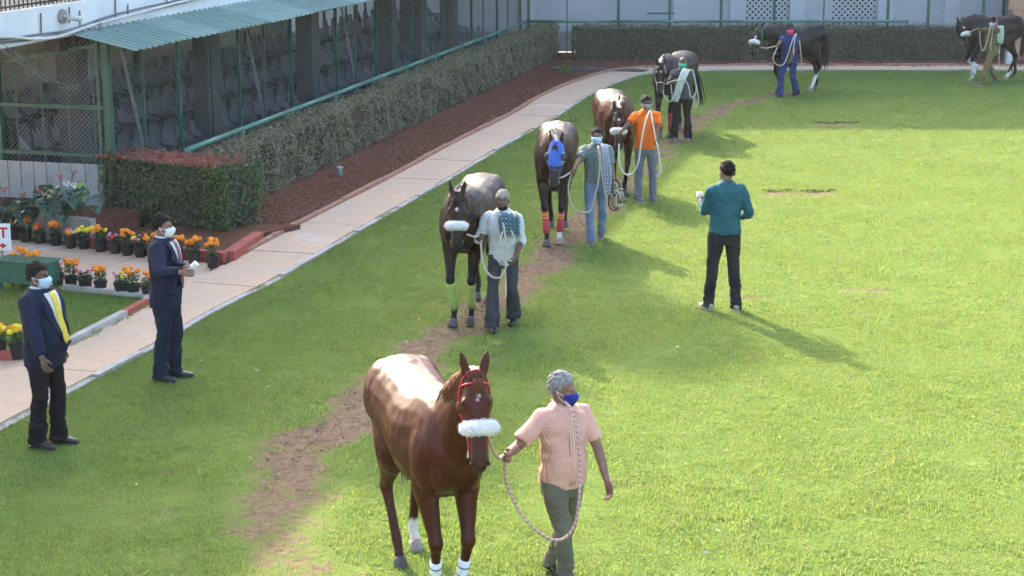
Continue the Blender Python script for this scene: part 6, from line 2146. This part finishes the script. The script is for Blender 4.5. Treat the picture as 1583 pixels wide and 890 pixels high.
# ------------------------------------------------------------------ green box on legs, sign
M['box_green'] = pm('green_box_paint', (.035, .14, .085), (.022, .10, .06), 5, .5, .2, 40)
p = G(44, 452)
gb = tag(empty('green_box', (p.x, p.y, .03), -.30), 'green metal box on legs with sloping lid behind the stout man', 'box')
MB().box((0, 0, .235), (.70, .34, .25)).build('body', M['box_green'], gb, bevel=.008)
MB().box((0, 0, .378), (.74, .38, .024)).build('lid', M['box_green'], gb, bevel=.006)
for x in (-.3, .3):
    for y in (-.13, .13):
        MB().box((x, y, .053), (.04, .04, .11)).build('leg', M['green_paint'], gb)
MB().box((0, -.172, .30), (.60, .006, .012)).build('seam', M['green_paint'], gb)
M['sign_white'] = pm('white_sign_board', (.80, .80, .81), (.74, .74, .76), 6, .5)
M['sign_red'] = pm('red_sign_paint', (.55, .03, .04), (.48, .025, .03), 10, .5)
M['sign_purple'] = pm('purple_sign_paint', (.22, .06, .35), (.18, .05, .30), 10, .5)
pr = W(17, 366, 22.3)
sg = tag(empty('exit_sign', (pr.x - .25, 22.3, 0), -.04), 'white EXIT sign with red letters and arrow cut by the left edge', 'sign')
MB().box((0, 0, pr.z), (.50, .012, .345)).build('board', M['sign_white'], sg, bevel=.004)
MB().box((-.15, .02, (pr.z - .17) / 2), (.03, .03, pr.z - .17)).build('post', M['steel'], sg)
MB().box((.12, .02, (pr.z - .17) / 2), (.03, .03, pr.z - .17)).build('post', M['steel'], sg)
def letters(s_, x, z, size, mat):
    cu = bpy.data.curves.new('lettering', 'FONT')
    cu.body = s_; cu.size = size; cu.extrude = .002; cu.offset = .004; cu.align_x = 'CENTER'
    cu.materials.append(M[mat])
    tmp = bpy.data.objects.new('tmp', cu); COL.objects.link(tmp)
    bpy.context.view_layer.update()
    me = bpy.data.meshes.new_from_object(tmp.evaluated_get(bpy.context.evaluated_depsgraph_get()))
    bpy.data.objects.remove(tmp)
    o = link('lettering', me, sg)
    o.location = (x, -.010, z); o.rotation_euler = (math.pi / 2, 0, 0)
    return o
letters('T', .16, pr.z - .005, .185, 'sign_red')
letters('EXI', -.08, pr.z - .005, .185, 'sign_purple')
MB().add([(x, -.009, pr.z + z) for x, z in ((-.02, -.095), (.13, -.095), (.13, -.07), (.195, -.11), (.13, -.15), (.13, -.125), (-.02, -.125))] + [(x, -.006, pr.z + z) for x, z in ((-.02, -.095), (.13, -.095), (.13, -.07), (.195, -.11), (.13, -.15), (.13, -.125), (-.02, -.125))], [(6, 5, 4, 3, 2, 1, 0)] + [(i, (i + 1) % 7, 7 + (i + 1) % 7, 7 + i) for i in range(7)]).build('arrow', M['sign_red'], sg)

# ------------------------------------------------------------------ anthuriums in the planter
M['leaf_dark'] = pm('dark_glossy_leaf', (.022, .055, .032), (.014, .036, .022), 6, .35, .2, 30, .5)
M['leaf_mid'] = pm('green_glossy_leaf', (.035, .085, .035), (.022, .06, .025), 6, .35, .2, 30, .5)
M['leaf_lime'] = pm('lime_leaf', (.24, .38, .06), (.17, .29, .045), 6, .45, .2, 30, .4)
M['spathe_red'] = pm('red_spathe', (.50, .05, .06), (.38, .035, .045), 10, .3)
M['spathe_white'] = pm('white_spathe', (.75, .74, .68), (.65, .64, .58), 10, .35)
M['spathe_purple'] = pm('purple_spathe', (.30, .07, .26), (.22, .05, .20), 10, .35)
def heart(L, wd):
    out = [(0, 0), (wd * .30, L * .10), (wd * .5, L * -.02), (wd * .62, -L * .18), (wd * .56, -L * .42), (wd * .34, -L * .68), (0, -L)]
    pts = out + [(-x, y) for x, y in out[-2:0:-1]]
    return pts
def leaf_obj(base, tip_dir, up, L, wd, mat, parent, name='leaf'):
    """heart leaf with a fold along the midrib"""
    t = Vector(tip_dir).normalized(); u = (Vector(up) - t * Vector(up).dot(t)).normalized(); s = t.cross(u)
    pts = heart(L, wd)
    vs = [Vector(base) + s * x - t * y + u * (abs(x) * .35 - .25 * (y / L) ** 2 * L) for x, y in pts]
    mids = [Vector(base) - t * (-L * k) + u * (-.25 * k * k * L) for k in (.05, .35, .65)]
    n = len(pts)
    vs += mids
    fs = []
    cen = [n, n + 1, n + 2]
    half = n // 2
    for i in range(n):
        j = (i + 1) % n
        y = (pts[i][1] + pts[j][1]) / 2
        c = cen[0] if y > -L * .2 else (cen[1] if y > -L * .5 else cen[2])
        fs.append((i, j, c))
    o = MB().add(vs, fs).build(name, M[mat], parent, smooth=False)
    sm = o.modifiers.new('thick', 'SOLIDIFY'); sm.thickness = .004
    return o
def anthurium(px, py, label, seed, n, spathes, lime=0, hh=.32, spread=.30, mat='leaf_dark'):
    r = np.random.default_rng(seed)
    b = G(px, py, .33)
    root = tag(empty('anthurium', b), label, 'plant', 'anthuriums in the planter')
    st = MB()
    for k in range(n):
        th = r.uniform(0, 6.28); d = spread * r.uniform(.35, 1)
        q = Vector((d * math.cos(th), d * math.sin(th) * .6, hh * r.uniform(.35, 1)))
        st.tube([(0, 0, 0), tuple(q * .6 + Vector((0, 0, .05))), tuple(q)], [.007, .006, .005], 5)
        leaf_obj(q, (math.cos(th) * .6, math.sin(th) * .6 - .35, -.75), (math.cos(th) * .5, math.sin(th) * .5 - .6, .7), r.uniform(.22, .32), r.uniform(.19, .27), 'leaf_lime' if k < lime else ('leaf_mid' if k % 4 == 0 else mat), root)
    for k, (dx, dz, m) in enumerate(spathes):
        q = Vector((dx, -.05, dz))
        st.tube([(0, 0, 0), (dx * .5, -.02, dz * .6), tuple(q)], [.005, .004, .0035], 5)
        leaf_obj(q, (.3, -.6, -.25), (0, -.3, 1), .085, .075, m, root, 'flower')
        MB().tube([q + Vector((0, -.01, .0)), q + Vector((.0, -.03, .05))], [.006, .004], 6).build('spadix', M['marigold_y'], root)
    st.build('stem', M['leaf_mid'], root)
anthurium(14, 345, 'dark anthurium with a red flower at the left edge of the planter', 1, 11, [(-.03, .50, 'spathe_red')], 0, .36, .34)
anthurium(52, 342, 'dark anthurium with red flowers in the middle of the planter', 2, 12, [(-.12, .40, 'spathe_red'), (.10, .46, 'spathe_red')], 0, .34, .32)
anthurium(104, 338, 'tall anthurium with white and purple flowers and lime leaves', 3, 15, [(.02, .52, 'spathe_white'), (.12, .50, 'spathe_white'), (.13, .68, 'spathe_purple'), (-.06, .62, 'spathe_red')], 3, .52, .34, 'leaf_mid')

# ------------------------------------------------------------------ small things in the soil bed
p = G(525, 272)
gl_ = tag(empty('garden_light', (p.x, p.y, .02)), 'small grey garden light standing in the soil under the long hedge', 'light')
MB().tube([(0, 0, 0), (0, 0, .10), (0, 0, .105), (0, 0, .13), (0, 0, .15)], [.05, .05, .065, .065, .035], 14).build('cap', M['steel'], gl_)
MB().cyl((0, 0, -.05), (0, 0, .02), .03).build('post', M['steel'], gl_)
p = G(873, 116)
sp_ = tag(empty('small_shrub', (p.x, p.y, .02)), 'small sparse shrub in the soil at the far end of the hedge', 'shrub')
v = rng.normal(0, 1, (160, 3)); v /= np.linalg.norm(v, axis=1)[:, None]
tag(link('foliage', leaves_mesh('foliage', v * np.array((.22, .16, .12)) * rng.uniform(.3, 1, (160, 1)) + np.array((0, 0, .14)), v, .06), sp_, M['hedge_lime']), kind='stuff')
MB().tube([(0, 0, 0), (.02, 0, .2)], [.012, .006], 6).build('stem', M['bark'], sp_)
# ------------------------------------------------------------------ light haze in the air
hz = bpy.data.materials.new('haze_air')
hz.use_nodes = True
hn = hz.node_tree
for nd in list(hn.nodes):
    if nd.type == 'BSDF_PRINCIPLED': hn.nodes.remove(nd)
pv = hn.nodes.new('ShaderNodeVolumePrincipled')
pv.inputs['Color'].default_value = (.92, .94, .97, 1)
pv.inputs['Density'].default_value = .00028
pv.inputs['Anisotropy'].default_value = .2
hn.links.new(pv.outputs[0], hn.nodes['Material Output'].inputs['Volume'])
tag(MB().box((5, 40, 9.5), (90, 130, 22)).build('haze', hz), kind='stuff')
